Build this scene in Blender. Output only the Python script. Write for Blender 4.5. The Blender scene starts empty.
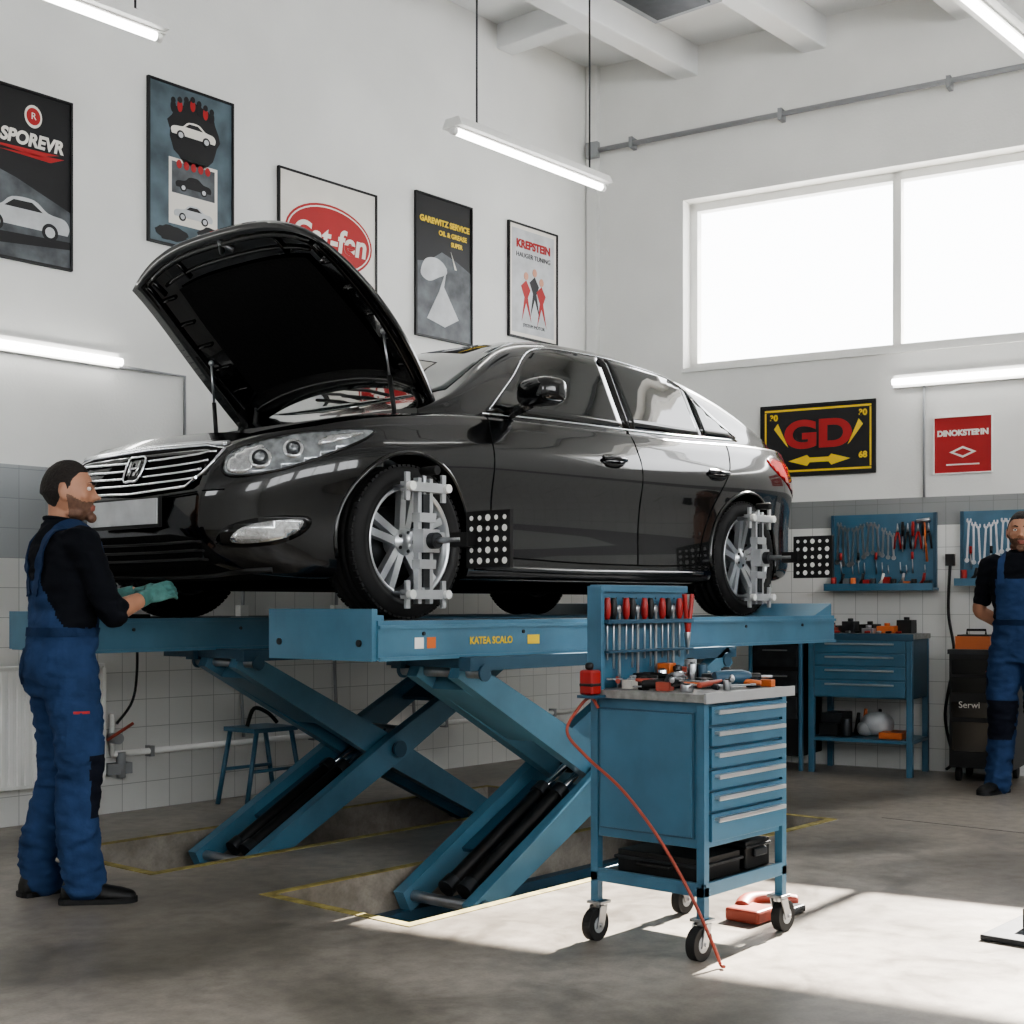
import bpy, bmesh, math, random
import numpy as np
from mathutils import Vector, Matrix, noise
from mathutils.bvhtree import BVHTree
random.seed(7)
scene=bpy.context.scene
V=Vector

# ------------------------------------------------------------------ materials
def mat(name,col,rough=0.5,metal=0.0,var=0.06,vscale=6.0,bump=0.0,bscale=40.0,coat=0.0,emit=None,es=0.0,spec=0.5,rvar=0.0):
    m=bpy.data.materials.new(name); m.use_nodes=True
    nt=m.node_tree; b=nt.nodes['Principled BSDF']
    b.inputs['Roughness'].default_value=rough; b.inputs['Metallic'].default_value=metal
    b.inputs['Specular IOR Level'].default_value=spec
    if coat: b.inputs['Coat Weight'].default_value=coat; b.inputs['Coat Roughness'].default_value=0.02
    geo=nt.nodes.new('ShaderNodeNewGeometry')
    n=nt.nodes.new('ShaderNodeTexNoise'); n.inputs['Scale'].default_value=vscale; n.inputs['Detail'].default_value=5
    nt.links.new(geo.outputs['Position'],n.inputs['Vector'])
    r=nt.nodes.new('ShaderNodeValToRGB')
    r.color_ramp.elements[0].position=0.3; r.color_ramp.elements[1].position=0.7
    c=col
    r.color_ramp.elements[0].color=(max(0,c[0]*(1-var)),max(0,c[1]*(1-var)),max(0,c[2]*(1-var)),1)
    r.color_ramp.elements[1].color=(min(1,c[0]*(1+var)),min(1,c[1]*(1+var)),min(1,c[2]*(1+var)),1)
    nt.links.new(n.outputs['Fac'],r.inputs['Fac']); nt.links.new(r.outputs['Color'],b.inputs['Base Color'])
    if rvar:
        mr=nt.nodes.new('ShaderNodeMapRange'); mr.inputs['To Min'].default_value=rough-rvar; mr.inputs['To Max'].default_value=rough+rvar
        nt.links.new(n.outputs['Fac'],mr.inputs['Value']); nt.links.new(mr.outputs['Result'],b.inputs['Roughness'])
    if bump:
        n2=nt.nodes.new('ShaderNodeTexNoise'); n2.inputs['Scale'].default_value=bscale; n2.inputs['Detail'].default_value=4
        nt.links.new(geo.outputs['Position'],n2.inputs['Vector'])
        bp=nt.nodes.new('ShaderNodeBump'); bp.inputs['Strength'].default_value=bump; bp.inputs['Distance'].default_value=0.01
        nt.links.new(n2.outputs['Fac'],bp.inputs['Height']); nt.links.new(bp.outputs['Normal'],b.inputs['Normal'])
    if emit:
        b.inputs['Emission Color'].default_value=(*emit,1); b.inputs['Emission Strength'].default_value=es
    return m
def srgb(r,g,b):
    f=lambda c:((c/255+0.055)/1.055)**2.4 if c/255>0.04045 else c/255/12.92
    return (f(r),f(g),f(b))

PLASTER=mat('plaster_white',srgb(228,228,225),0.85,var=0.05,vscale=1.5,bump=0.15,bscale=60)
CEIL=mat('ceiling_paint',srgb(226,227,227),0.9,var=0.03,vscale=2)
BLUE=mat('lift_blue_paint',srgb(78,118,140),0.33,var=0.15,vscale=5,rvar=0.1)
BLUE2=mat('cart_blue_paint',srgb(66,106,129),0.36,var=0.12,vscale=7,rvar=0.08)
BLUED=mat('dark_blue_paint',srgb(46,78,98),0.45,var=0.1)
STEEL=mat('steel',srgb(170,172,175),0.3,0.9,var=0.1,vscale=20)
CHROME=mat('chrome',srgb(225,227,230),0.08,1.0,var=0.02)
ALU=mat('aluminium_alloy',srgb(205,208,211),0.28,0.8,var=0.05)
CLAMP=mat('clamp_cast_alloy',srgb(186,188,190),0.4,0.45,var=0.1)
DARKST=mat('dark_steel',srgb(62,64,67),0.45,0.7,var=0.2,vscale=15)
RUBBER=mat('tyre_rubber',srgb(24,24,25),0.75,var=0.15,vscale=30)
BLACK=mat('black_plastic',srgb(16,16,17),0.5,var=0.15)
BLACKG=mat('gloss_black_plastic',srgb(10,10,11),0.15,var=0.1)
MATTE=mat('matte_black',srgb(10,10,11),0.95,var=0.3,vscale=30,bump=0.4,bscale=60,spec=0.2)
PAINT=mat('car_paint_black',srgb(8,9,12),0.16,0.0,var=0.05,coat=1.0,spec=0.35)
GLASS=mat('tinted_car_glass',srgb(14,18,19),0.03,var=0.05,spec=0.6,coat=0.6)
WSHIELD=mat('windshield_glass',srgb(44,54,54),0.03,var=0.3,vscale=4,spec=0.9,coat=1.0)
WHITE=mat('white_paint',srgb(235,235,232),0.5,var=0.03)
GREYP=mat('grey_paint',srgb(150,152,154),0.5,var=0.05)
YEL=mat('worn_yellow_paint',srgb(150,138,84),0.7,var=0.45,vscale=14)
RED=mat('red_plastic',srgb(150,34,30),0.4,var=0.08)
HOSE=mat('hose_orange_red',srgb(150,66,50),0.5,var=0.08)
ORANGE=mat('orange_plastic',srgb(200,108,56),0.45,var=0.08)
YELP=mat('yellow_print',srgb(230,196,50),0.5,var=0.05)
REDP=mat('red_print',srgb(168,36,36),0.55,var=0.05)
CREAM=mat('poster_paper',srgb(226,222,214),0.6,var=0.04)
DKP=mat('poster_black_print',srgb(22,22,24),0.5,var=0.2)
GRYP=mat('poster_grey_print',srgb(84,88,92),0.5,var=0.55,vscale=9)
LGP=mat('poster_light_grey',srgb(190,192,194),0.5,var=0.15,vscale=9)
BLP=mat('poster_blue_grey',srgb(84,100,108),0.5,var=0.45,vscale=5)
PINK=mat('skin_print',srgb(205,150,125),0.5)
SKIN=mat('skin',srgb(176,130,106),0.5,var=0.08,vscale=20)
HAIR=mat('dark_hair',srgb(30,23,20),0.7,var=0.4,vscale=60,bump=0.8,bscale=120)
BEARD=mat('stubble_skin',srgb(108,80,66),0.6,var=0.2,vscale=80)
OVERALL=mat('overall_blue_cloth',srgb(46,66,100),0.9,var=0.2,vscale=10,bump=0.5,bscale=30,spec=0.15)
OVERD=mat('overall_dark_panels',srgb(28,31,42),0.9,var=0.12,bump=0.4,bscale=30,spec=0.15)
SHIRT=mat('navy_shirt_cloth',srgb(22,24,30),0.92,var=0.12,bump=0.4,bscale=30,spec=0.15)
GLOVE=mat('teal_glove',srgb(72,116,112),0.7,var=0.3,vscale=30)
EYEW=mat('eye_white',srgb(225,220,215),0.3)
EYED=mat('eye_iris',srgb(40,28,20),0.2)
LIP=mat('lips',srgb(150,92,82),0.5)
TUBE=mat('fluorescent_tube',(1,1,1),0.5,emit=(1.0,0.99,0.96),es=10.0)
LENS=mat('headlight_lens',srgb(150,154,158),0.06,0.6,var=0.5,vscale=22,coat=1.0)
REFL=mat('lamp_reflector',srgb(205,207,209),0.15,0.8,var=0.25,vscale=60,coat=1.0)
REDL=mat('tail_lamp_red',srgb(150,12,16),0.1,var=0.1,coat=1.0)
WTOP=mat('worn_worktop',srgb(140,140,138),0.5,0.3,var=0.3,vscale=25)

def glass_mat():
    m=bpy.data.materials.new('window_glass'); m.use_nodes=True; nt=m.node_tree; nt.nodes.clear()
    o=nt.nodes.new('ShaderNodeOutputMaterial'); t=nt.nodes.new('ShaderNodeBsdfTransparent'); g=nt.nodes.new('ShaderNodeBsdfGlossy')
    g.inputs['Roughness'].default_value=0.05; mx=nt.nodes.new('ShaderNodeMixShader'); mx.inputs[0].default_value=0.015
    nt.links.new(t.outputs[0],mx.inputs[1]); nt.links.new(g.outputs[0],mx.inputs[2]); nt.links.new(mx.outputs[0],o.inputs[0])
    return m
WGLASS=glass_mat()

def tile_mat(name,axis,zsplit,colA,colB,zband=None):
    m=bpy.data.materials.new(name); m.use_nodes=True; nt=m.node_tree; b=nt.nodes['Principled BSDF']
    geo=nt.nodes.new('ShaderNodeNewGeometry'); sx=nt.nodes.new('ShaderNodeSeparateXYZ'); nt.links.new(geo.outputs['Position'],sx.inputs[0])
    cb=nt.nodes.new('ShaderNodeCombineXYZ'); nt.links.new(sx.outputs[axis],cb.inputs[0]); nt.links.new(sx.outputs[2],cb.inputs[1])
    def brick(c,mo):
        br=nt.nodes.new('ShaderNodeTexBrick'); br.offset=0; br.squash=1
        br.inputs['Color1'].default_value=(*c,1); br.inputs['Color2'].default_value=(c[0]*0.94,c[1]*0.94,c[2]*0.94,1)
        br.inputs['Mortar'].default_value=(c[0]*mo,c[1]*mo,c[2]*mo,1); br.inputs['Scale'].default_value=1.0
        br.inputs['Mortar Size'].default_value=0.002; br.inputs['Brick Width'].default_value=0.155; br.inputs['Row Height'].default_value=0.155
        nt.links.new(cb.outputs[0],br.inputs['Vector']); return br
    b1=brick(colA,.55); b2=brick(colB,.7)
    gt=nt.nodes.new('ShaderNodeMath'); gt.operation='GREATER_THAN'; gt.inputs[1].default_value=zsplit; nt.links.new(sx.outputs[2],gt.inputs[0])
    mx=nt.nodes.new('ShaderNodeMix'); mx.data_type='RGBA'; nt.links.new(gt.outputs[0],mx.inputs[0])
    nt.links.new(b1.outputs['Color'],mx.inputs[6]); nt.links.new(b2.outputs['Color'],mx.inputs[7])
    nt.links.new(mx.outputs[2],b.inputs['Base Color']); b.inputs['Roughness'].default_value=0.3
    bp=nt.nodes.new('ShaderNodeBump'); bp.invert=True; bp.inputs['Strength'].default_value=0.4; bp.inputs['Distance'].default_value=0.003
    nt.links.new(b1.outputs['Fac'],bp.inputs['Height']); nt.links.new(bp.outputs['Normal'],b.inputs['Normal'])
    return m
TILE_L=tile_mat('wall_tiles_side',0,1.395,srgb(222,222,219),srgb(170,174,176))
TILE_R=tile_mat('wall_tiles_back',1,1.705,srgb(222,222,219),srgb(138,140,140))

def floor_mat():
    m=bpy.data.materials.new('worn_concrete'); m.use_nodes=True; nt=m.node_tree; b=nt.nodes['Principled BSDF']
    geo=nt.nodes.new('ShaderNodeNewGeometry')
    def noise_(s,d,dist=0.0,rg=.5):
        n=nt.nodes.new('ShaderNodeTexNoise'); n.inputs['Scale'].default_value=s; n.inputs['Detail'].default_value=d; n.inputs['Distortion'].default_value=dist; n.inputs['Roughness'].default_value=rg
        nt.links.new(geo.outputs['Position'],n.inputs['Vector']); return n
    def ramp(n,p0,c0,p1,c1):
        r=nt.nodes.new('ShaderNodeValToRGB'); e=r.color_ramp.elements
        e[0].position=p0; e[0].color=(*c0,1); e[1].position=p1; e[1].color=(*c1,1); nt.links.new(n.outputs['Fac'],r.inputs['Fac']); return r
    n1=noise_(0.9,8,0.6); n2=noise_(14,6); n3=noise_(90,3); n4=noise_(2.3,9,1.4,.65)
    r1=ramp(n1,.34,srgb(118,112,104),.66,srgb(176,168,158))
    r2=ramp(n2,.3,(.55,.54,.53),.6,(1,1,1)); r3=ramp(n3,.25,(.75,.75,.75),.6,(1,1,1)); r4=ramp(n4,.36,(.45,.44,.43),.50,(1,1,1))
    o=r1.outputs[0]
    for r,f in ((r2,.6),(r3,.6),(r4,.55)):
        mm=nt.nodes.new('ShaderNodeMix'); mm.data_type='RGBA'; mm.blend_type='MULTIPLY'; mm.inputs[0].default_value=f
        nt.links.new(o,mm.inputs[6]); nt.links.new(r.outputs[0],mm.inputs[7]); o=mm.outputs[2]
    nt.links.new(o,b.inputs['Base Color'])
    mr=nt.nodes.new('ShaderNodeMapRange'); mr.inputs['To Min'].default_value=0.18; mr.inputs['To Max'].default_value=0.52
    nt.links.new(n4.outputs['Fac'],mr.inputs['Value']); nt.links.new(mr.outputs[0],b.inputs['Roughness'])
    bp=nt.nodes.new('ShaderNodeBump'); bp.inputs['Strength'].default_value=0.15; bp.inputs['Distance'].default_value=0.004
    nt.links.new(n2.outputs['Fac'],bp.inputs['Height']); nt.links.new(bp.outputs['Normal'],b.inputs['Normal'])
    return m
CONC=floor_mat()

# ------------------------------------------------------------------ mesh builder
class B:
    def __init__(s,M=None): s.v=[]; s.f=[]; s.mi=[]; s.sm=[]; s.mats=[]; s.M=M or Matrix()
    def mid(s,m):
        if m not in s.mats: s.mats.append(m)
        return s.mats.index(m)
    def add(s,vs,fs,m,smooth=False):
        o=len(s.v); M=s.M
        s.v+= [M@V(p) for p in vs]
        for i,f in enumerate(fs):
            s.f.append([o+k for k in f]); s.mi.append(s.mid(m[i] if isinstance(m,list) else m)); s.sm.append(smooth)
    def box(s,x0,x1,y0,y1,z0,z1,m,R=None,o=None):
        vs=[(x,y,z) for x in (x0,x1) for y in (y0,y1) for z in (z0,z1)]
        if R is not None: vs=[R@V(p) for p in vs]
        if o is not None: vs=[V(o)+V(p) for p in vs]
        s.add(vs,[(0,1,3,2),(4,6,7,5),(0,4,5,1),(2,3,7,6),(0,2,6,4),(1,5,7,3)],m)
    def tube(s,pts,r,m,n=10,closed=False,cap=True,sm=True,flat=None):
        pts=[V(p) for p in pts]; N=len(pts)
        rs=r if isinstance(r,(list,tuple)) else [r]*N
        vs=[]; fs=[]; up=None
        for i,p in enumerate(pts):
            if closed: t=(pts[(i+1)%N]-pts[i-1])
            else: t=(pts[min(i+1,N-1)]-pts[max(i-1,0)])
            if t.length<1e-9: t=V((0,0,1))
            t.normalize()
            if up is None:
                up=V((0,0,1)) if abs(t.z)<0.9 else V((1,0,0))
            a=up-t*up.dot(t)
            if a.length<1e-6: a=t.orthogonal()
            a.normalize(); up=a; b=t.cross(a)
            fa=1.0 if flat is None else flat
            for k in range(n):
                an=2*math.pi*k/n
                vs.append(p+a*math.cos(an)*rs[i]*fa+b*math.sin(an)*rs[i])
        M=N if closed else N-1
        for i in range(M):
            j=(i+1)%N
            for k in range(n):
                k2=(k+1)%n; fs.append((i*n+k,i*n+k2,j*n+k2,j*n+k))
        s.add(vs,fs,m,sm)
        if cap and not closed:
            s.add(vs[:n],[tuple(range(n))],m); s.add(vs[-n:],[tuple(range(n))],m)
    def cyl(s,p0,p1,r0,m,r1=None,n=20): s.tube([p0,p1],[r0,r0 if r1 is None else r1],m,n=n)
    def ell(s,c,rad,m,nu=20,nv=12,R=None,pw=1.0):
        vs=[];fs=[]
        sg=lambda a:math.copysign(abs(a)**pw,a)
        for j in range(nv+1):
            th=math.pi*j/nv
            for i in range(nu):
                ph=2*math.pi*i/nu
                p=V((rad[0]*sg(math.sin(th))*sg(math.cos(ph)),rad[1]*sg(math.sin(th))*sg(math.sin(ph)),rad[2]*sg(math.cos(th))))
                if R is not None: p=R@p
                vs.append(p+V(c))
        for j in range(nv):
            for i in range(nu):
                i2=(i+1)%nu; fs.append((j*nu+i,j*nu+i2,(j+1)*nu+i2,(j+1)*nu+i))
        s.add(vs,fs,m,True)
    def loft(s,rings,m,sm=True,cap=True):
        n=len(rings[0]); vs=[p for r in rings for p in r]; fs=[]
        for i in range(len(rings)-1):
            for k in range(n):
                k2=(k+1)%n; fs.append((i*n+k,i*n+k2,(i+1)*n+k2,(i+1)*n+k))
        s.add(vs,fs,m,sm)
        if cap:
            s.add(rings[0],[tuple(range(n))],m); s.add(rings[-1],[tuple(range(n))],m)
    def rev(s,prof,c,m,n=48,axis='y'):
        vs=[];fs=[]; N=len(prof)
        for i in range(n):
            a=2*math.pi*i/n
            for (r,h) in prof:
                if axis=='y': vs.append(V(c)+V((r*math.cos(a),h,r*math.sin(a))))
                else: vs.append(V(c)+V((r*math.cos(a),r*math.sin(a),h)))
        for i in range(n):
            i2=(i+1)%n
            for k in range(N-1): fs.append((i*N+k,i*N+k+1,i2*N+k+1,i2*N+k))
        s.add(vs,fs,m,True)
    def prism(s,poly,o,u,v,t0,t1,m,sm=False):
        o=V(o);u=V(u);v=V(v);n=u.cross(v); N=len(poly)
        a=[o+u*p[0]+v*p[1]+n*t0 for p in poly]; b=[o+u*p[0]+v*p[1]+n*t1 for p in poly]
        s.add(a+b,[tuple(range(N)),tuple(range(N,2*N))]+[(i,(i+1)%N,N+(i+1)%N,N+i) for i in range(N)],m,sm)
    def text(s,txt,o,u,v,size,m,ext=0.0008,align='CENTER',shear=0.0,bold=0.0,sx=1.0):
        cu=bpy.data.curves.new('t','FONT'); cu.body=txt; cu.size=size; cu.extrude=ext; cu.align_x=align; cu.align_y='CENTER'; cu.shear=shear; cu.offset=bold
        ob=bpy.data.objects.new('t',cu); scene.collection.objects.link(ob)
        dg=bpy.context.evaluated_depsgraph_get(); me=bpy.data.meshes.new_from_object(ob.evaluated_get(dg))
        o=V(o);u=V(u);v=V(v);n=u.cross(v)
        s.add([o+u*p.co.x*sx+v*p.co.y+n*(p.co.z+ext) for p in me.vertices],[tuple(f.vertices) for f in me.polygons],m)
        bpy.data.objects.remove(ob); bpy.data.curves.remove(cu); bpy.data.meshes.remove(me)
    def mesh(s,name,recalc=True):
        me=bpy.data.meshes.new(name); me.from_pydata([tuple(p) for p in s.v],[],s.f)
        for m in s.mats: me.materials.append(m)
        for i,p in enumerate(me.polygons): p.material_index=s.mi[i]; p.use_smooth=s.sm[i]
        if recalc:
            bm=bmesh.new(); bm.from_mesh(me); bmesh.ops.remove_doubles(bm,verts=bm.verts,dist=1e-5)
            bmesh.ops.recalc_face_normals(bm,faces=bm.faces); bm.to_mesh(me); bm.free()
        me.update(); return me
    def done(s,name,bevel=0.0,parent=None,seg=2,recalc=True):
        me=s.mesh(name,recalc)
        co=np.array([tuple(v.co) for v in me.vertices]); c=(co.min(0)+co.max(0))/2; c[2]=co[:,2].min()
        for v in me.vertices: v.co-=V(c)
        ob=bpy.data.objects.new(name,me); ob.location=c; scene.collection.objects.link(ob)
        if bevel:
            md=ob.modifiers.new('bev','BEVEL'); md.width=bevel; md.segments=seg; md.limit_method='ANGLE'; md.angle_limit=math.radians(50)
        if parent is not None:
            ob.parent=parent; ob.matrix_parent_inverse=Matrix.Translation(parent.location).inverted()
        return ob
def empty(name,loc):
    e=bpy.data.objects.new(name,None); e.location=loc; e.empty_display_size=0.1; scene.collection.objects.link(e); return e
def crom(pts,n,closed=False):
    pts=[V(p) for p in pts]; N=len(pts); out=[]
    M=N if closed else N-1
    for i in range(M):
        if closed: p=[pts[(i-1)%N],pts[i],pts[(i+1)%N],pts[(i+2)%N]]
        else: p=[pts[max(i-1,0)],pts[i],pts[i+1],pts[min(i+2,N-1)]]
        for k in range(n):
            t=k/n
            out.append(0.5*((2*p[1])+(p[2]-p[0])*t+(2*p[0]-5*p[1]+4*p[2]-p[3])*t*t+(-p[0]+3*p[1]-3*p[2]+p[3])*t**3))
    if not closed: out.append(pts[-1])
    return out
def pch(tab):
    xs=np.array([t[0] for t in tab],float); ys=np.array([t[1] for t in tab],float)
    h=np.diff(xs); d=np.diff(ys)/h; m=np.zeros(len(xs))
    m[0]=d[0]; m[-1]=d[-1]
    for i in range(1,len(xs)-1):
        if d[i-1]*d[i]>0: m[i]=2*d[i-1]*d[i]/(d[i-1]+d[i])
    def f(x):
        x=min(max(x,xs[0]),xs[-1]); i=min(int(np.searchsorted(xs,x,side='right')-1),len(xs)-2); t=(x-xs[i])/h[i]
        return float((2*t**3-3*t*t+1)*ys[i]+(t**3-2*t*t+t)*h[i]*m[i]+(-2*t**3+3*t*t)*ys[i+1]+(t**3-t*t)*h[i]*m[i+1])
    return f
def eval_mods(ob):
    dg=bpy.context.evaluated_depsgraph_get(); dg.update()
    me=bpy.data.meshes.new_from_object(ob.evaluated_get(dg)); return me

# ------------------------------------------------------------------ room
W=6.6; ZC=5.4
C=V((8.62,6.6,0)); T=V((0.1755,-0.9845,0)); Nn=V((-0.9845,-0.1755,0)); Z=V((0,0,1)); X=V((1,0,0))
MR=Matrix(((T.x,Nn.x,0,C.x),(T.y,Nn.y,0,C.y),(0,0,1,0),(0,0,0,1)))
b=B(); b.box(-4.8,8.85,W,W+0.3,-0.02,ZC+0.2,PLASTER); b.box(-4.5,8.63,W-0.012,W,0,1.88,TILE_L); b.done('wall_left')
b=B(MR); t0,t1,z0,z1=0.80,5.3,2.95,4.24
b.box(-0.3,t0,-0.35,0,-0.02,ZC+0.2,PLASTER); b.box(t1,12.5,-0.35,0,-0.02,ZC+0.2,PLASTER)
b.box(t0,t1,-0.35,0,-0.02,z0,PLASTER); b.box(t0,t1,-0.35,0,z1,ZC+0.2,PLASTER)
b.box(0,12,0,0.012,0,1.90,TILE_R)
b.box(0,0.09,0,0.06,1.9,ZC,PLASTER)
b.done('wall_back')
def pierced(name,fixed_axis,c0,c1,a0,a1,ops,zl,zh):
    b=B()
    def bx(p,q,za,zb_):
        if fixed_axis=='y': b.box(p,q,c0,c1,za,zb_,PLASTER)
        else: b.box(c0,c1,p,q,za,zb_,PLASTER)
    bx(a0,a1,-0.02,zl); bx(a0,a1,zh,ZC+.2)
    e=[a0]+[k for o_ in ops for k in o_]+[a1]
    for i in range(0,len(e),2): bx(e[i],e[i+1],zl,zh)
    b.done(name)
SW=((-3.9,-.4),(.1,3.6),(4.1,7.6))
pierced('unseen_wall_right','y',-5.3,-5.0,-4.8,10.9,SW,2.3,4.95)  # unseen wall added for light; high openings shape the car's side reflections
pierced('unseen_wall_front','x',-4.8,-4.5,-5.0,W,((-4.0,-1.2),(3.2,4.9)),2.8,4.7)  # unseen wall added so the front bumper reflects a dark surface
for i,(p,q) in enumerate(SW):
    b=B()
    for zz in (2.3,4.89): b.box(p,q,-5.18,-5.12,zz,zz+.06,WHITE)
    for xx in (p,(p+q)/2-.03,q-.06): b.box(xx,xx+.06,-5.18,-5.12,2.3,4.95,WHITE)
    b.done('window_%d'%(i+2))  # frames for invented openings that let sky light in, out of view
b=B(MR); f=0.06
b.box(t0,t1,-0.22,-0.14,z0,z0+f,WHITE); b.box(t0,t1,-0.22,-0.14,z1-f,z1,WHITE)
for t in (t0,2.36,3.85,t1-f): b.box(t,t+f,-0.22,-0.14,z0,z1,WHITE)
b.box(t0-0.0,t1,-0.14,0.03,z0-0.03,z0,WHITE)
b.box(t0+0.02,t1-0.02,-0.185,-0.18,z0+0.02,z1-0.02,WGLASS)
b.done('window_1')
xs=[-5,3.45,3.5,6.45,6.65,12]; ys=[-5.3,3.5,4.25,5.0,5.75,6.8]
b=B()
for i in range(5):
    for j in range(5):
        x0,x1,y0,y1=xs[i],xs[i+1],ys[j],ys[j+1]
        if (j==1 and x0>=3.5 and x1<=6.65) or (j==3 and x0>=3.45 and x1<=6.45): continue
        b.add([(x0,y0,0),(x1,y0,0),(x1,y1,0),(x0,y1,0)],[(0,1,2,3)],CONC)
for (x0,x1,y0,y1) in ((3.5,6.65,3.5,4.25),(3.45,6.45,5.0,5.75)):
    d=-0.22
    b.add([(x0,y0,0),(x1,y0,0),(x1,y1,0),(x0,y1,0),(x0,y0,d),(x1,y0,d),(x1,y1,d),(x0,y1,d)],[(4,5,6,7),(0,4,5,1),(1,5,6,2),(2,6,7,3),(3,7,4,0)],CONC)
ob=b.done('floor',recalc=True)
me=ob.data
bm=bmesh.new(); bm.from_mesh(me)
for fc in bm.faces:
    if abs(fc.normal.z)>0.5 and fc.normal.z<0: fc.normal_flip()
bm.to_mesh(me); bm.free()
b=B()
for (x0,x1,y0,y1) in ((3.5,6.65,3.5,4.25),(3.45,6.45,5.0,5.75)):
    w=0.045
    b.box(x0-w,x1+w,y0-w,y0,0,0.003,YEL); b.box(x0-w,x1+w,y1,y1+w,0,0.003,YEL); b.box(x0-w,x0,y0,y1,0,0.003,YEL); b.box(x1,x1+w,y0,y1,0,0.003,YEL)
b.done('trim_1')
b=B(); b.box(-4,9.3,1.30,1.308,0,.001,DARKST); b.box(6.9,6.908,-4,3.3,0,.001,DARKST); b.done('trim_2')
b=B(); b.box(-4.8,11,-5.3,W+0.3,ZC,ZC+0.2,CEIL); b.done('ceiling')
for i,y in enumerate((5.78,4.80,3.72,2.6,1.4,.2,-1,-2.2,-3.4)):
    b=B(); xr=C.x+(C.y-y)/0.9845*0.1755
    b.box(-4.5,xr+0.02,y-0.09,y+0.09,5.17,ZC,CEIL); b.done('ceiling_beam',bevel=0.01)
b=B(); b.box(7.50,7.68,5.87,W,5.22,ZC,CEIL); b.box(5.3,5.48,5.87,W,5.22,ZC,CEIL); b.done('ceiling_beam',bevel=0.01)

b=B(MR); b.tube([(0.05,0.07,4.72),(6,0.07,4.76)],0.020,GREYP)
for t in (0.4,1.6,2.8,4.0): b.box(t-0.015,t+0.015,0,0.095,4.69,4.77,GREYP)
b.box(0.02,0.12,0.06,0.11,4.66,4.78,GREYP)
b.done('ceiling_conduit')

def fixture(name,x0,x1,y,z,hang=None):
    b=B(); b.prism([(-0.075,0.0),(0.075,0.0),(0.05,0.05),(-0.05,0.05)],(x0,y,z),(0,1,0),(0,0,1),0,x1-x0,WHITE)
    b.box(x0-0.01,x1+0.01,y-0.03,y+0.03,z-0.008,z,WHITE)
    b.tube([(x0+0.03,y,z-0.022),(x1-0.03,y,z-0.022)],0.02,TUBE,n=14)
    b.cyl((x0,y,z-0.022),(x0+0.03,y,z-0.022),0.022,WHITE); b.cyl((x1-0.03,y,z-0.022),(x1,y,z-0.022),0.022,WHITE)
    if hang:
        for hx in hang: b.tube([(hx,y,z+0.05),(hx,y,ZC-.001)],0.006,DARKST,n=6); b.cyl((hx,y,z+0.04),(hx,y,z+0.07),0.015,DARKST)
    b.done(name)
fixture('fluorescent_light',5.64,7.07,5.30,3.86,(5.85,6.92))
fixture('fluorescent_light',2.35,3.84,5.51,3.87,(2.6,3.7))
fixture('fluorescent_light',5.55,7.05,2.43,3.87,(5.8,6.8))
b=B(); b.tube([(2.6,W-0.05,2.49),(4.31,W-0.05,2.49)],0.022,TUBE,n=14); b.box(2.6,4.31,W-0.03,W,2.46,2.54,WHITE)
b.tube([(4.31,W-0.02,2.47),(4.75,W-0.02,2.47),(4.75,W-0.02,1.9)],0.009,GREYP,n=8); b.done('wall_light')
b=B(MR); b.tube([(2.41,0.06,2.71),(3.9,0.06,2.71)],0.022,TUBE,n=14); b.box(2.41,3.9,0,0.04,2.67,2.76,WHITE)
b.tube([(2.62,0.02,2.67),(2.62,0.02,1.90)],0.009,GREYP,n=8); b.done('wall_light')
b=B(); b.box(6.35,6.9,4.3,4.78,4.70,4.76,GREYP); b.box(6.4,6.85,4.35,4.73,4.69,4.70,DARKST)
for p in ((6.4,4.35),(6.85,4.35),(6.4,4.73),(6.85,4.73)): b.cyl((*p,4.76),(*p,ZC-.001),0.008,DARKST,n=6)
b.done('hanging_heater_panel',bevel=0.005)

# ------------------------------------------------------------------ posters
def rp(x0,x1,z0,z1): return [(x0,z0),(x1,z0),(x1,z1),(x0,z1)]
def poster(name,o,u,w,h,bg,frame=DKP,fw=0.012):
    b=B(); v=Z; n=V(u).cross(v)
    o=V(o)+n*.002
    b.prism(rp(0,w,0,h),o,u,v,0.0,0.012,bg)
    for r in (rp(-fw,w+fw,-fw,0),rp(-fw,w+fw,h,h+fw),rp(-fw,0,0,h),rp(w,w+fw,0,h)): b.prism(r,o,u,v,0.0,0.022,frame)
    b.o=o;b.u=V(u);b.vv=v
    return b
def pf(b,poly,m,k=1): b.prism(poly,b.o,b.u,b.vv,0.012,0.012+0.001*k,m)
def pt(b,txt,x,z,size,m,k=2,**kw): b.text(txt,b.o+b.u*x+b.vv*z+b.u.cross(b.vv)*(0.012+0.001*k),b.u,b.vv,size,m,**kw)
def circ(cx,cz,rx,rz,n=28,a0=0,a1=2*math.pi): return [(cx+rx*math.cos(a0+(a1-a0)*i/n),cz+rz*math.sin(a0+(a1-a0)*i/n)) for i in range(n)]
def carpoly(cx,cz,s):
    P=[(-.5,.0),(-.52,.09),(-.45,.15),(-.25,.18),(-.12,.28),(.12,.29),(.28,.19),(.46,.16),(.52,.08),(.5,0)]
    return [(p.x,p.y) for p in crom([(cx+a*s,cz+c*s,0) for a,c in P],4)]
def pcar(b,cx,cz,s,m,k=2):
    pf(b,carpoly(cx,cz,s),m,k)
    pf(b,[(cx-.2*s,cz+.18*s),(cx-.1*s,cz+.255*s),(cx+.1*s,cz+.26*s),(cx+.22*s,cz+.18*s)],DKP,k+1)
    for d in (-.3,.3): pf(b,circ(cx+d*s,cz,.09*s,.09*s),DKP,k+1); pf(b,circ(cx+d*s,cz,.055*s,.055*s),LGP,k+2)
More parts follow.
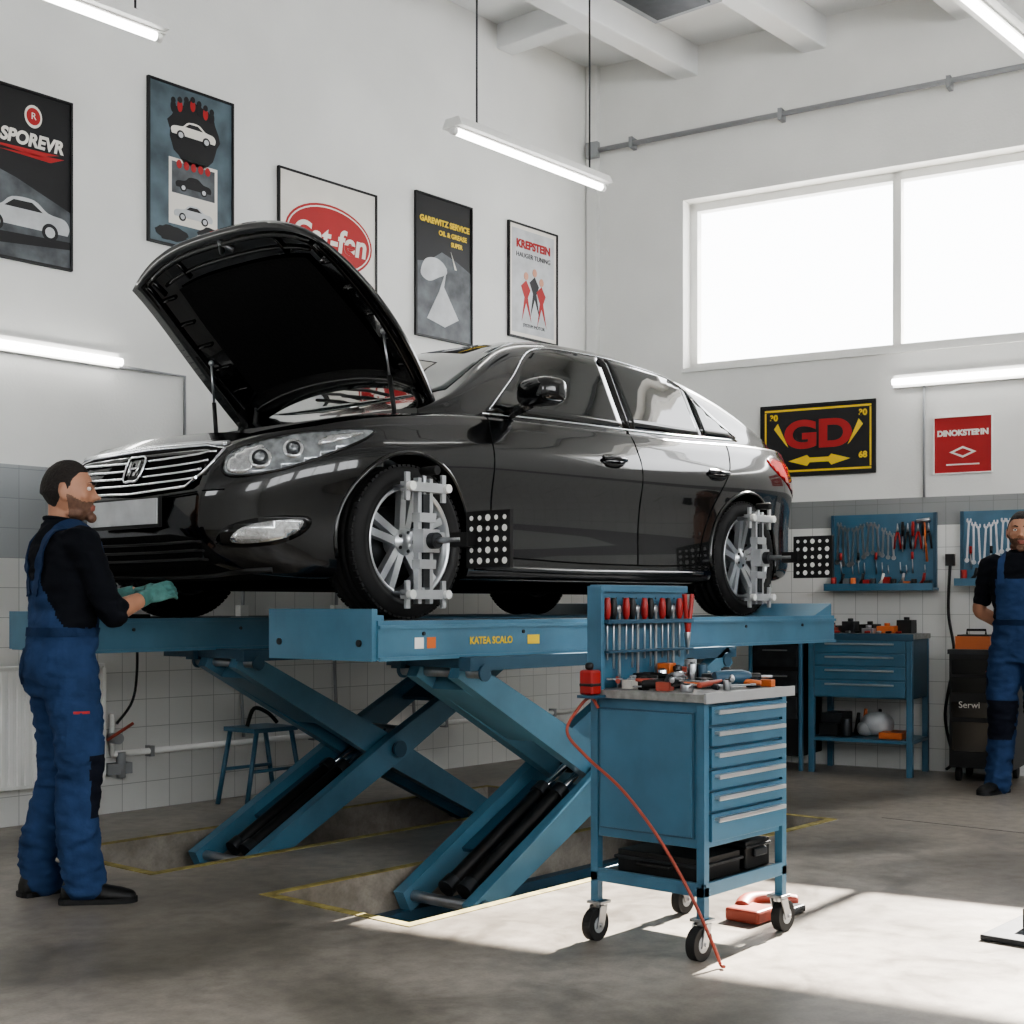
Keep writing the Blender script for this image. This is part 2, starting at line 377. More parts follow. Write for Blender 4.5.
def blobby(cx,cz,rx,rz,seed,n=26,a=.22):
    rr=random.Random(seed); return [(cx+rx*(1-a*rr.random())*math.cos(2*math.pi*i/n),cz+rz*(1-a*rr.random())*math.sin(2*math.pi*i/n)) for i in range(n)]
b=poster('p',(3.40,W,2.955),X,0.616,0.88,DKP)
pf(b,[(0,0),(.616,0),(.616,.3),(.3,.42),(0,.5)],GRYP,1); pf(b,[(0,.05),(.616,.1),(.616,.14),(0,.12)],DKP,2)
pcar(b,.34,.17,.52,LGP,2)
pt(b,'SPOREVR',.39,.63,.095,CREAM,2,bold=.004,shear=.2,sx=.92); pf(b,[(.1,.575),(.55,.59),(.42,.555)],REDP,2); pf(b,[(.2,.55),(.58,.575),(.5,.54)],REDP,2)
pf(b,circ(.40,.76,.05,.06),CREAM,2); pf(b,circ(.40,.76,.04,.045),REDP,3); pt(b,'R',.40,.76,.05,CREAM,4)
b.done('poster')
b=poster('p',(4.515,W,3.22),X,0.575,0.91,BLP)
pf(b,blobby(.3,.66,.20,.21,3),DKP,1)
for i in range(7): pf(b,circ(.16+.045*i,.83-.012*abs(i-3),.018,.035),REDP if i%2 else DKP,2); pf(b,circ(.16+.045*i,.865-.012*abs(i-3),.015,.018),DKP,3)
pf(b,rp(.13,.47,.12,.5),CREAM,1); pf(b,rp(.15,.45,.3,.48),GRYP,2); pcar(b,.3,.64,.3,CREAM,3); pcar(b,.3,.34,.24,DKP,3); pcar(b,.3,.17,.26,LGP,3)
for i in range(5): pf(b,circ(.2+.05*i,.47,.018,.025),REDP,3)
pf(b,blobby(.15,.06,.12,.05,8),DKP,2); pf(b,blobby(.42,.09,.1,.06,9),DKP,2)
b.done('poster')
b=poster('p',(5.457,W,2.92),X,0.81,0.93,CREAM)
pf(b,circ(.41,.57,.37,.22,40),REDP,1); pf(b,circ(.41,.57,.355,.205,40),CREAM,2); pf(b,circ(.41,.57,.345,.195,40),REDP,3)
pt(b,'Gat-fen',.41,.565,.205,CREAM,4,bold=.006,shear=.15)
pt(b,'AUTO SERVICE',.41,.13,.07,REDP,2); b.done('poster')
b=poster('p',(6.656,W,3.01),X,0.55,0.965,DKP)
pf(b,[(0,0),(.55,0),(.55,.5),(.4,.56),(.25,.60),(.12,.52),(0,.5)],GRYP,1); pf(b,[(q.x,q.y) for q in crom([(.04,.42,0),(.12,.38,0),(.22,.42,0),(.30,.46,0),(.27,.52,0),(.18,.55,0),(.08,.52,0)],5,True)],LGP,2)
pf(b,[(q.x,q.y) for q in crom([(.18,.18,0),(.30,.14,0),(.48,.17,0),(.50,.24,0),(.38,.29,0),(.24,.27,0)],5,True)],GRYP,2)
pf(b,[(.10,.12),(.22,.32),(.30,.50),(.27,.36),(.42,.15),(.28,.08)],LGP,3); pf(b,[(.38,.5),(.40,.5),(.34,.62)],CREAM,3)
pt(b,'GAREWITZ SERVICE',.28,.80,.056,YELP,2,bold=.003); pt(b,'OIL & GREASE',.36,.73,.046,YELP,2,bold=.002); pt(b,'SUPER',.40,.67,.042,YELP,2,bold=.002); b.done('poster')
b=poster('p',(7.628,W,3.15),X,0.55,0.83,CREAM)
pf(b,rp(.03,.52,.03,.80),LGP,1); pt(b,'KREPSTEIN',.275,.69,.082,REDP,2,bold=.004); pt(b,'HAUGER TUNING',.275,.61,.05,DKP,2)
for i,(x,z,mm) in enumerate(((.19,.3,REDP),(.29,.34,DKP),(.37,.28,REDP))):
    pf(b,[(x-.05,z-.18),(x-.02,z),(x-.06,z+.08),(x,z+.13),(x+.05,z+.06),(x+.02,z),(x+.06,z-.18),(x,z-.04)],mm,2); pf(b,circ(x,z+.16,.025,.03),PINK,3)
pt(b,'SYSTEM MOTOR',.28,.09,.035,DKP,2); b.done('poster')
b=poster('p',C+T*1.44+Z*2.1,T,0.83,0.50,DKP,frame=DKP)
pf(b,rp(.02,.81,.02,.035),YELP,1); pf(b,rp(.02,.81,.465,.48),YELP,1); pf(b,rp(.02,.032,.04,.46),YELP,1); pf(b,rp(.798,.81,.04,.46),YELP,1)
pt(b,'GD',.42,.28,.27,REDP,2,bold=.012,sx=1.25)
for sg in (-1,1):
    pf(b,[(.42+sg*.24,.22),(.42+sg*.33,.34),(.42+sg*.30,.38),(.42+sg*.22,.2)],YELP,2)
    pt(b,'30',.42+sg*.33,.42,.06,YELP,2,bold=.003); pt(b,'68',.42+sg*.33,.12,.06,YELP,2,bold=.003)
pf(b,[(.2,.1),(.34,.14),(.36,.12),(.5,.12),(.52,.14),(.66,.1),(.52,.06),(.5,.085),(.36,.085),(.34,.06)],YELP,2)
b.done('garage_sign')
b=poster('p',C+T*2.69+Z*2.06,T,0.38,0.38,REDP,frame=WHITE,fw=.008)
pt(b,'DINOKSTERIN',.19,.27,.053,CREAM,2,bold=.003); pf(b,[(.19-.09,.14),(.19,.18),(.19+.09,.14),(.19,.10)],CREAM,2); pf(b,[(.19-.06,.14),(.19,.165),(.19+.06,.14),(.19,.115)],REDP,3)
pf(b,rp(.08,.3,.05,.06),CREAM,2); b.done('garage_sign')

# ------------------------------------------------------------------ lift
def runway(b,x0,x1,y0,y1):
    b.box(x0,x1,y0,y1,0.935,1.068,BLUE)
    b.box(x0+0.02,x1-0.02,y0+0.03,y1-0.03,1.068,1.085,DARKST)
    b.box(x0,x1,y0,y0+0.02,1.068,1.088,BLUE); b.box(x0,x1,y1-0.02,y1,1.068,1.088,BLUE)
    b.box(x0,x1,y0-0.012,y0,0.93,0.945,BLUE); b.box(x0,x1,y0-0.012,y0,1.055,1.070,BLUE)
    k=x0+.25
    while k<x1-.1:
        b.cyl((k,y0-.006,1.035),(k,y0,1.035),.008,DARKST,n=10); k+=.62
L=B()
runway(L,3.68,7.42,3.85,4.49); runway(L,3.42,7.42,5.48,6.12)
L.box(3.655,3.685,3.86,4.48,0.93,1.135,BLUE); L.box(3.685,3.72,3.86,4.48,1.08,1.11,BLUE)
for yy in (3.93,4.41): L.cyl((3.648,yy,1.0),(3.655,yy,1.0),.014,DARKST,n=12)
L.box(3.40,3.425,5.49,6.11,0.94,1.12,BLUE)
for y0,y1 in ((3.87,4.47),(5.50,6.10)):
    L.prism([(7.2,1.085),(7.42,1.16),(7.42,1.085)],(0,y0,0),(1,0,0),(0,0,1),-(y1-y0),0,BLUE)
for y in (4.31,5.88):
    L.rev([(0,0.0),(0.24,0.0),(0.25,-0.006)],(4.21,y-0.03,1.0895),DARKST,n=40,axis='z')
    L.box(3.9,4.55,y-0.28,y+0.24,1.085,1.087,STEEL)
    L.box(3.78,3.9,y-0.2,y+0.2,1.087,1.105,BLACK)
L.prism(rp(3.95,4.0,0.975,1.02),(0,3.85,0),(1,0,0),(0,0,1),0,0.002,ORANGE); L.prism(rp(3.88,3.93,0.975,1.02),(0,3.85,0),(1,0,0),(0,0,1),0,0.002,WHITE)
L.text('KATEA SCALO',(4.34,3.848,1.0),X,Z,0.042,YELP,bold=.001)
L.prism(rp(4.58,4.66,0.98,1.02),(0,3.85,0),(1,0,0),(0,0,1),0,0.002,YELP)
def beam(b,xa,za,xb,zb,y0,y1,h,m,h2=None):
    d=V((xb-xa,0,zb-za)); ln=d.length; d.normalize(); p=V((-d.z,0,d.x)); h2=h2 or h
    P=[V((xa,0,za))-p*h2/2-d*.05, V((xa,0,za))+d*ln*.5-p*h/2, V((xb,0,zb))-p*h2/2+d*.05, V((xb,0,zb))+p*h2/2+d*.05, V((xa,0,za))+d*ln*.5+p*h/2, V((xa,0,za))+p*h2/2-d*.05]
    vs=[q+V((0,y0,0)) for q in P]+[q+V((0,y1,0)) for q in P]; N=6
    b.add(vs,[tuple(range(N)),tuple(range(N,2*N))]+[(i,(i+1)%N,N+(i+1)%N,N+i) for i in range(N)],m)
for yc in (3.98,5.44):
    xa,xb,za,zb=4.18,6.05,-0.10,0.87
    for s in (-1,1):
        yo=yc+s*0.20; beam(L,xa,za,xb,zb,yo-0.03,yo+0.03,0.145,BLUE,0.10)
        yi=yc+s*0.12; beam(L,xa,zb,xb,za,yi-0.03,yi+0.03,0.155,BLUE,0.10)
        L.box(xa-0.08,xb+0.1,yo-0.03,yo+0.03,0.88,0.935,BLUED)
        L.box(xa-0.3,xb+0.35,yo-0.03,yo+0.03,-0.22,-0.16,BLUED)
    mx,mz=(xa+xb)/2,(za+zb)/2
    L.cyl((mx,yc-0.25,mz),(mx,yc+0.25,mz),0.035,DARKST); L.cyl((mx,yc-0.262,mz),(mx,yc-0.25,mz),0.045,BLUED)
    for px_,pz_ in ((xa,za),(xb,za),(xa,zb),(xb,zb)):
        L.cyl((px_,yc-0.24,pz_),(px_,yc+0.24,pz_),0.024,STEEL)
        for s in (-1,1): L.cyl((px_,yc+s*.232,pz_),(px_,yc+s*.242,pz_),0.035,BLUED)
    beam(L,xa+.35,za+.18,xa+.75,za+.39,yc-.17,yc+.17,0.02,BLUED)
    beam(L,xa+.1,zb-.052,xa+.50,zb-.26,yc-.09,yc+.09,0.11,BLUE)
    beam(L,xb-.45,zb-.23,xb-.2,zb-.1,yc-.17,yc+.17,0.02,BLUED)
    for s in (-0.075,0.03):
        L.cyl((xa+0.05,yc+s,-0.06),(xa+0.70,yc+s,0.30),0.034,BLACK); L.cyl((xa+0.70,yc+s,0.30),(xa+1.02,yc+s,0.475),0.018,CHROME)
        L.cyl((xa+0.66,yc+s,0.278),(xa+0.71,yc+s,0.306),0.041,DARKST); L.cyl((xa+0.05,yc+s,-0.06),(xa+0.1,yc+s,-.032),0.041,DARKST)
    L.cyl((xa+1.02,yc-.15,.475),(xa+1.02,yc+.15,.475),.025,STEEL)
    L.tube(crom([(xa+.2,yc-.14,-.1),(xa+.5,yc-.14,.10),(xa+.9,yc-.13,.36),(xa+1.2,yc-.1,.5)],6),0.008,BLACK,n=6)
    y1=4.17 if yc<5 else 5.8
    L.box(xa-.05,xa+.05,yc-.2,y1+.1,0.89,0.936,BLUED); L.box(xb-.05,xb+.05,yc-.2,y1+.1,0.89,0.936,BLUED)
L.done('scissor_car_lift',bevel=0.005)

# ------------------------------------------------------------------ car
car=empty('car',(3.38+2.3,5.10,1.09))
MC=Matrix.Translation((3.38,5.10,1.09)); LEN=4.55
Wd=pch([(0,.50),(.04,.58),(.1,.66),(.2,.75),(.32,.82),(.5,.885),(.8,.915),(1.3,.92),(2.5,.92),(3.4,.925),(3.8,.915),(4.1,.88),(4.3,.82),(4.45,.73),(4.52,.65),(4.55,.57)])
zs=pch([(0,.70),(.1,.76),(.3,.81),(.6,.865),(.9,.905),(1.3,.945),(2,.965),(3,.99),(3.7,1.02),(4.2,1.03),(4.45,1.0),(4.55,.93)])
zb=pch([(0,.24),(.1,.19),(.4,.17),(1,.175),(3.4,.18),(4,.2),(4.4,.25),(4.55,.30)])
crown=pch([(0,.01),(.2,.05),(1.2,.05),(4,.03),(4.55,.0)])
SEC=[(0,0),(.55,0),(.90,0.0),(.965,.05),(.972,.16),(.968,.33),(.978,.50),(1.0,.66),(.995,.77),(.965,.87),(.93,.955),(.875,1.0)]
TOP=[(.6,.6),(.3,.9),(0,1.0)]
def section(x):
    w=Wd(x); s_=zs(x); b_=zb(x); c_=crown(x)
    pts=[(w*a,b_+(s_-b_)*f) for a,f in SEC]+[(w*a,s_+c_*f) for a,f in TOP]
    bay=1.0 if .13<x<1.18 else 0.0
    P=[p for p in crom([(a,z,0) for a,z in pts],4)]
    out=[]
    for i,p in enumerate(P):
        y,z=p.x,p.y
        k=i/4.0
        if bay and k>=11.5: z=min(z,s_)-0.28
        fo=max(0,1-x/.75)**1.5
        zz=z
        dx=fo*(0.16*max(0,(zz-.50)/.3)**1.3*0.9+0.10*max(0,(.38-zz)/.2)**1.5)
        ro=max(0,(x-4.0)/.55)**1.5
        dx-=ro*(0.05*max(0,(.45-zz)/.25)+0.03*max(0,(zz-.85)/.15))
        out.append((x+dx,y,z,k))
    return out
st=[0,.02,.05,.08,.12,.125,.135,.16]+[.2+.05*i for i in range(20)]+[1.175,1.185]+[1.22+.08*i for i in range(34)]+[3.95,4.0,4.06,4.12,4.18,4.24,4.3,4.35,4.4,4.44,4.48,4.51,4.53,4.55]
st=sorted(set(round(s,4) for s in st))
b=B(); rings=[]; kk=None
for x in st:
    s_=section(x); ks=[p[3] for p in s_]
    near=[V((p[0],-p[1],p[2])) for p in s_]; far=[V((p[0],p[1],p[2])) for p in s_[1:-1]][::-1]
    rings.append(near+far); kk=ks+ks[1:-1][::-1]
n=len(rings[0]); vs=[p for r in rings for p in r]; fs=[];ms=[]
for i in range(len(rings)-1):
    for k in range(n):
        k2=(k+1)%n; fs.append((i*n+k,i*n+k2,(i+1)*n+k2,(i+1)*n+k))
        xm=(st[i]+st[i+1])/2; km=(kk[k]+kk[k2])/2
        ms.append(MATTE if ((.128<xm<1.18 and km>=11.2) or km<1.9) else PAINT)
b.add(vs,fs,ms,True); b.add(rings[0],[tuple(range(n))],PAINT); b.add(rings[-1],[tuple(range(n))],PAINT)
bodyme=b.mesh('body')
XF,XR=.83,3.62
bo=bpy.data.objects.new('bodytmp',bodyme); scene.collection.objects.link(bo)
cobs=[]
for xw in (XF,XR):
    for s in (-1,1):
        cb=B(); pr=[( .378*math.cos(a),.378*math.sin(a)) for a in [math.pi*i/40 for i in range(41)]]+[(-.378,-.6),(.378,-.6)]
        cb.prism([(xw+p[0],.335+p[1]) for p in pr],(0,s*.96,0),(1,0,0),(0,0,1),-.34,.34,MATTE)
        co=bpy.data.objects.new('cut',cb.mesh('cut')); scene.collection.objects.link(co); cobs.append(co)
        md=bo.modifiers.new('b','BOOLEAN'); md.operation='DIFFERENCE'; md.object=co; md.solver='EXACT'
me2=eval_mods(bo)
matsrc=[m for m in me2.materials]
bb=B(); bb.v=[V(v.co) for v in me2.vertices]; 
for p in me2.polygons:
    mm=matsrc[p.material_index] if matsrc and p.material_index<len(matsrc) and matsrc[p.material_index] else MATTE
    bb.f.append(list(p.vertices)); bb.mi.append(bb.mid(mm)); bb.sm.append(True)
for co in cobs: bpy.data.objects.remove(co)
bpy.data.objects.remove(bo)
zt=pch([(1.05,.965),(1.2,1.03),(1.4,1.15),(1.6,1.28),(1.8,1.385),(1.95,1.43),(2.2,1.462),(2.6,1.472),(3.0,1.448),(3.3,1.395),(3.6,1.312),(3.9,1.20),(4.15,1.105),(4.38,1.03)])
wbf=pch([(1.05,.74),(1.3,.80),(1.8,.825),(2.5,.83),(3.3,.825),(3.8,.80),(4.1,.75),(4.38,.64)])
gs=[1.05+ (4.38-1.05)*i/80 for i in range(81)]
g=B(); rings=[]
def gsec(x):
    bz=zs(x)-.01; top=zt(x); h=max(top-bz,.01); wb_=wbf(x); wc=wb_-.20*min(1,h/.47)
    P=[(wb_+.004,bz-.06),(wb_,bz),(wb_+(wc-wb_)*.45,bz+.42*h),(wb_+(wc-wb_)*.85,bz+.78*h),(wc-.03,bz+.905*h),(wc*.80,bz+.963*h),(wc*.42,bz+.992*h),(0,top)]
    return [(p.x,p.y) for p in crom([(a,z,0) for a,z in P],5)]
for x in gs:
    s_=gsec(x)
    rings.append([V((x,-p[0],p[1])) for p in s_]+[V((x,p[0],p[1])) for p in s_[:-1]][::-1])
g.loft(rings,PAINT); gme=g.mesh('green')
bb.add([v.co for v in gme.vertices],[tuple(p.vertices) for p in gme.polygons],PAINT,True)
bb.v=[MC@p for p in bb.v]
body=bb.done('body_shell',parent=car,recalc=False)
md=body.modifiers.new('e','EDGE_SPLIT'); md.split_angle=math.radians(38)
bvh_full=BVHTree.FromPolygons([v.co for v in bodyme.vertices]+[v.co for v in gme.vertices],[tuple(p.vertices) for p in bodyme.polygons]+[tuple(i+len(bodyme.vertices) for i in p.vertices) for p in gme.polygons])
DET=B(MC)
def cast(o,d,off):
    h=bvh_full.ray_cast(V(o),V(d).normalized())
    if h[0] is None: return None
    nn=h[1] if h[1].dot(V(d))<0 else -h[1]
    return h[0]+nn*off
def patch(poly,fmap,d,off,m,step=.03,thick=.006,bld=None,smooth=True):
    bm=bmesh.new(); vs=[bm.verts.new((p[0],p[1],0)) for p in poly]; bm.faces.new(vs)
    us=[p[0] for p in poly]; ws=[p[1] for p in poly]
    u=min(us)+step
    while u<max(us):
        bmesh.ops.bisect_plane(bm,geom=bm.verts[:]+bm.edges[:]+bm.faces[:],plane_co=(u,0,0),plane_no=(1,0,0)); u+=step
    w=min(ws)+step
    while w<max(ws):
        bmesh.ops.bisect_plane(bm,geom=bm.verts[:]+bm.edges[:]+bm.faces[:],plane_co=(0,w,0),plane_no=(0,1,0)); w+=step
    bm.verts.index_update(); d=V(d).normalized(); outv=[]; inn=[]; last=None
    for v in bm.verts:
        p=cast(fmap(v.co.x,v.co.y),d,off)
        if p is None: p=last if last is not None else V(fmap(v.co.x,v.co.y))
        last=p; outv.append(p); inn.append(p+d*thick)
    fs=[tuple(v.index for v in f.verts) for f in bm.faces]
    be=[(e.verts[0].index,e.verts[1].index) for e in bm.edges if len(e.link_faces)==1]
    N=len(outv); (bld or DET).add(outv+inn,fs,m,smooth); (bld or DET).add(outv+inn,[(a,c,c+N,a+N) for a,c in be],m,False); bm.free()
def line(pts2,fmap,d,r,m,off=0.0,n=6,closed=False,dens=6):
    P=crom([(p[0],p[1],0) for p in pts2],dens,closed) if dens else [V((p[0],p[1],0)) for p in pts2]
    out=[cast(fmap(p.x,p.y),d,off) for p in P]; out=[o for o in out if o is not None]
    if len(out)>1: DET.tube(out,r,m,n=n,closed=closed)
def sp(pts,k=5): return [(p.x,p.y) for p in crom([(a,c,0) for a,c in pts],k,True)]
q2=math.sqrt(.5)
for s in (-1,1):
    side=lambda x,z,s=s:(x,s*2,z); sd=(0,-s,0)
    top=lambda x: zs(x)+ (zt(x)-zs(x))*.84
    def winpoly(x0,x1,front_tip,rear_tip,n=18):
        lo=[];hi=[]
        for i in range(n+1):
            x=x0+(x1-x0)*i/n; t_=top(x); 
            if front_tip and x<1.98: t_=min(t_, zs(1.48)+.02+(x-1.42)*(top(1.98)-zs(1.48)-.02)/(1.98-1.42))
            if rear_tip and x>3.2: t_=min(t_, top(3.2)+(x-3.2)*(zs(3.68)+.045-top(3.2))/(3.68-3.2))
            lo.append((x,zs(x)+.025)); hi.append((x,max(t_,zs(x)+.03)))
        return lo+hi[::-1]
    patch(winpoly(1.44,2.50,True,False),side,sd,.003,GLASS,step=.06)
    patch(winpoly(2.575,3.25,False,True),side,sd,.003,GLASS,step=.06)
    patch(winpoly(3.285,3.67,False,True),side,sd,.003,GLASS,step=.06)
    patch([(2.50,zs(2.5)+.025),(2.575,zs(2.5)+.025),(2.575,top(2.55)),(2.50,top(2.5))],side,sd,.0025,BLACKG,step=.06)
    line([(1.40,zs(1.4)+.012),(2,zs(2)+.015),(2.8,zs(2.8)+.015),(3.68,zs(3.68)+.02)],side,sd,.006,CHROME,off=.002)
    line([(1.46,zs(1.46)+.035),(1.7,1.17),(1.95,top(1.95)),(2.3,top(2.3)+.01),(2.8,top(2.8)+.01),(3.2,top(3.2)+.005),(3.45,1.175),(3.68,zs(3.68)+.04)],side,sd,.004,CHROME,off=.002)
    line([(1.40,.95),(1.36,.80),(1.36,.5),(1.40,.30)],side,sd,.004,MATTE)
    line([(1.40,.285),(2,.27),(2.6,.27),(3.1,.28)],side,sd,.004,MATTE)
    line([(2.53,1.0),(2.54,.7),(2.53,.27)],side,sd,.004,MATTE)
    line([(3.1,.28),(3.16,.45),(3.27,.66),(3.42,.85),(3.48,1.0)],side,sd,.004,MATTE)
    line([(1.25,.235),(2,.225),(3.15,.235)],side,sd,.016,PAINT,off=-.004)
    for xw in (XF,XR):
        pts=[]
        for i in range(31):
            a=math.radians(-12+204*i/30); p=cast((xw+.385*math.cos(a),s*2,.335+.385*math.sin(a)),sd,.000)
            if p is not None: pts.append(p)
        DET.tube(pts,.011,PAINT,n=8)
    for hx in (2.30,3.28):
        hz=.80; p=cast((hx,s*2,hz),sd,0); patch(sp([(hx-.09,hz-.03),(hx+.02,hz-.035),(hx+.09,hz),(hx+.02,hz+.03),(hx-.09,hz+.025)]),side,sd,.001,BLACKG,step=.03)
        DET.tube([p+V((-.10,s*.006,.005)),p+V((-.05,s*.034,.01)),p+V((.05,s*.034,.01)),p+V((.10,s*.006,.008))],[.01,.014,.014,.01],PAINT,n=10,flat=.8)
    mc=V((1.60,s*1.00,1.065)); RM=Matrix.Rotation(math.radians(s*10),3,'Z')
    DET.ell(mc,(.085,.125,.068),PAINT,24,16,R=RM,pw=.62); DET.ell(mc+V((.045,0,0)),(.048,.11,.056),GLASS,20,12,R=RM,pw=.6)
    DET.tube([(1.60,s*.80,.985),(1.60,s*.88,1.0),(1.60,s*.93,1.02)],[.03,.025,.03],PAINT,n=10)
    dd=(q2,-s*q2,0); 
    fm=lambda u,z,s=s: V((u*q2,s*u*q2,z))+V((-q2,s*q2,0))*2.0
    HP=sp([(.47,.59),(.46,.655),(.53,.71),(.72,.762),(.92,.792),(1.06,.805),(1.03,.76),(.90,.69),(.74,.625),(.58,.588)],4)
    patch(HP,fm,dd,.004,LENS,step=.03)
    line([(p[0],p[1]) for p in HP],fm,dd,.005,BLACKG,off=.004,dens=0,closed=True)
    patch(sp([(.485,.60),(.48,.65),(.54,.695),(.62,.715),(.60,.66),(.56,.60)],4),fm,dd,.006,REFL,step=.02)
    for (cu,cz,r) in ((.61,.658,.040),(.74,.70,.036)):
        patch(circ(cu,cz,r*1.15,r*1.15),fm,dd,.008,REFL,step=.02); patch(circ(cu,cz,r*.8,r*.8),fm,dd,.013,DARKST,step=.02); patch(circ(cu,cz,r*.5,r*.5),fm,dd,.017,LENS,step=.02)
    patch(sp([(.84,.72),(.95,.752),(1.02,.785),(.88,.762)],4),fm,dd,.007,REFL,step=.02)
    patch(sp([(.44,.30),(.46,.37),(.60,.415),(.80,.425),(.79,.36),(.66,.305)],4),fm,dd,.003,BLACKG,step=.03)
    patch(sp([(.50,.315),(.52,.365),(.62,.398),(.775,.41),(.75,.355),(.65,.32)],4),fm,dd,.007,REFL,step=.03)
    fmr=lambda u,z,s=s: V((4.55-u*q2,s*u*q2,z))+V((q2,s*q2,0))*2.0
    patch(sp([(.50,.74),(.50,.88),(.75,.93),(1.05,.95),(1.0,.86),(.75,.76)],4),fmr,(-q2,-s*q2,0),.004,REDL,step=.03)
front=lambda y,z:(-2,y,z); fd=(1,0,0)
GR=[(-.50,.60),(-.535,.70),(-.42,.722),(0,.732),(.42,.722),(.535,.70),(.50,.60),(.40,.55),(0,.535),(-.40,.55)]
patch(GR,front,fd,.003,MATTE,step=.03)
line(GR,front,fd,.008,CHROME,off=.006,dens=0,closed=True)
for i,z in enumerate((.578,.612,.646,.682)):
    w_=.47+.015*i; line([(-w_,z+.004),(-.2,z-.002),(0,z-.004),(.2,z-.002),(w_,z+.004)],front,fd,.0062,CHROME,off=.012)
line([(-.53,.728),(-.2,.742),(0,.745),(.2,.742),(.53,.728)],front,fd,.014,CHROME,off=.002)
patch(sp([(-.055,.60),(-.062,.69),(0,.70),(.062,.69),(.055,.60),(0,.592)],5),front,fd,.02,BLACKG,step=.03)
line(sp([(-.055,.60),(-.062,.69),(0,.70),(.062,.69),(.055,.60),(0,.592)],3),front,fd,.006,CHROME,off=.024,dens=0,closed=True)
for pp in ([(-.028,.615),(-.034,.68)],[(.028,.615),(.034,.68)],[(-.028,.648),(.028,.648)]): line(pp,front,fd,.006,CHROME,off=.028,dens=2)
DET.box(-.022,-.006,-.27,.27,.385,.515,BLACK); DET.box(-.028,-.02,-.26,.26,.40,.507,LGP)
patch([(-.50,.33),(-.56,.24),(-.42,.215),(0,.21),(.42,.215),(.56,.24),(.50,.33),(.3,.355),(-.3,.355)],front,fd,.003,MATTE,step=.03)
for z in (.25,.285,.32): line([(-.5,z),(0,z-.003),(.5,z)],front,fd,.006,BLACK,off=.008)
line([(-.60,.53),(-.3,.515),(0,.51),(.3,.515),(.60,.53)],front,fd,.004,MATTE)
line([(-.70,.205),(-.4,.19),(0,.185),(.4,.19),(.70,.205)],front,fd,.014,BLACK,off=.0)
down=lambda x,y:(x,y,3); dn=(0,0,-1)
ws_=[]
for i in range(13): 
    y=-.66+1.32*i/12; ws_.append((1.20+.10*(y/.66)**2,y))
hi=[]
for i in range(13):
    y=.55-1.10*i/12; hi.append((1.86+.06*(y/.55)**2,y))
patch(ws_+hi,down,dn,.004,WSHIELD,step=.07,thick=.004)
rw=[(3.36+.04*(abs(i/6-1))**2,-.52+1.04*i/12) for i in range(13)]; rh=[(4.08,.58-1.16*i/12) for i in range(13)]
patch(rw+rh,down,dn,.004,GLASS,step=.07,thick=.004)
for s in (-1,1):
    P=[cast((x,y,3),dn,.025) for x,y in ((1.24,s*.1-.25),(1.34,s*.1-.0),(1.42,s*.1+.3))]; DET.tube(P,.008,BLACK,n=6)
DET.box(1.12,1.30,-.68,.68,.90,.955,BLACK)
DET.box(.35,.95,-.35,.35,.62,.74,BLACK); DET.box(.40,.9,-.22,.22,.74,.77,DARKST)
DET.box(.25,.5,.38,.6,.62,.74,BLACK); DET.cyl((1.05,-.6,.6),(1.05,-.6,.80),.07,DARKST); DET.cyl((1.05,.6,.6),(1.05,.6,.80),.07,DARKST)
for y in (-.45,-.1,.3): DET.tube(crom([(.3,y,.68),(.4,y+.1,.74),(.7,y+.05,.78),(1.0,y,.74)],5),.015,BLACK,n=8)
DET.box(.5,4.1,-.55,.55,.13,.20,MATTE)
DET.done('body_trim_and_lamps',parent=car)

# hood
H=B(MC); HA=math.radians(48)
def hoodpt(a,bv,off):
    Lc=1.09-.14*abs(bv)**3.2
    wd=.70+.055*math.sin(a*math.pi)-.01*a**3
    x=a*Lc; y=bv*wd; z=.055*(1-bv*bv)*(.4+.6*(1-a*.4))-.09*a**3.5-.02+off-.030*abs(bv)**6
    hx,hz=1.25,1.01
    c_,s_=math.cos(HA),math.sin(HA)
    lift=.12*(1-abs(bv)**2.5)*max(0,1-a*1.6)
    return V((hx-x*c_+z*s_, y, hz+x*s_+z*c_+lift))
na,nb=24,28
def sheet(off): return [hoodpt(i/na,-1+2*j/nb,off) for i in range(na+1) for j in range(nb+1)]
def gidx(i,j): return i*(nb+1)+j
N=(na+1)*(nb+1); vs=sheet(0)+sheet(-.028); fs=[]
for i in range(na):
    for j in range(nb):
        q=(gidx(i,j),gidx(i,j+1),gidx(i+1,j+1),gidx(i+1,j)); fs.append(q); fs.append(tuple(N+k for k in q))
bd=[gidx(0,j) for j in range(nb)]+[gidx(i,nb) for i in range(na)]+[gidx(na,j) for j in range(nb,0,-1)]+[gidx(i,0) for i in range(na,0,-1)]
for k in range(len(bd)): a_,c_=bd[k],bd[(k+1)%len(bd)]; fs.append((a_,c_,N+c_,N+a_))
H.add(vs,fs,PAINT,True)
pv=[];pfs=[]
for i in range(13):
    for j in range(17):
        a_=.14+.68*i/12; bv=(-.72+1.44*j/16)*(1-.12*a_); pv.append(hoodpt(a_,bv,-.042))
for i in range(12):
    for j in range(16): pfs.append((i*17+j,i*17+j+1,(i+1)*17+j+1,(i+1)*17+j))
H.add(pv,pfs,MATTE,True)
def rib(ab,r=.012,m=BLACKG): H.tube([hoodpt(a_,b_,-.034) for a_,b_ in ab],r,m,n=8)
rib([(.07,-.85+1.7*i/16) for i in range(17)]); rib([(.94,-.85+1.7*i/16) for i in range(17)]); rib([(.07+.87*i/16,-.88) for i in range(17)]); rib([(.07+.87*i/16,.88) for i in range(17)])
rib([(.87,-.74+1.48*i/16) for i in range(17)],.008)
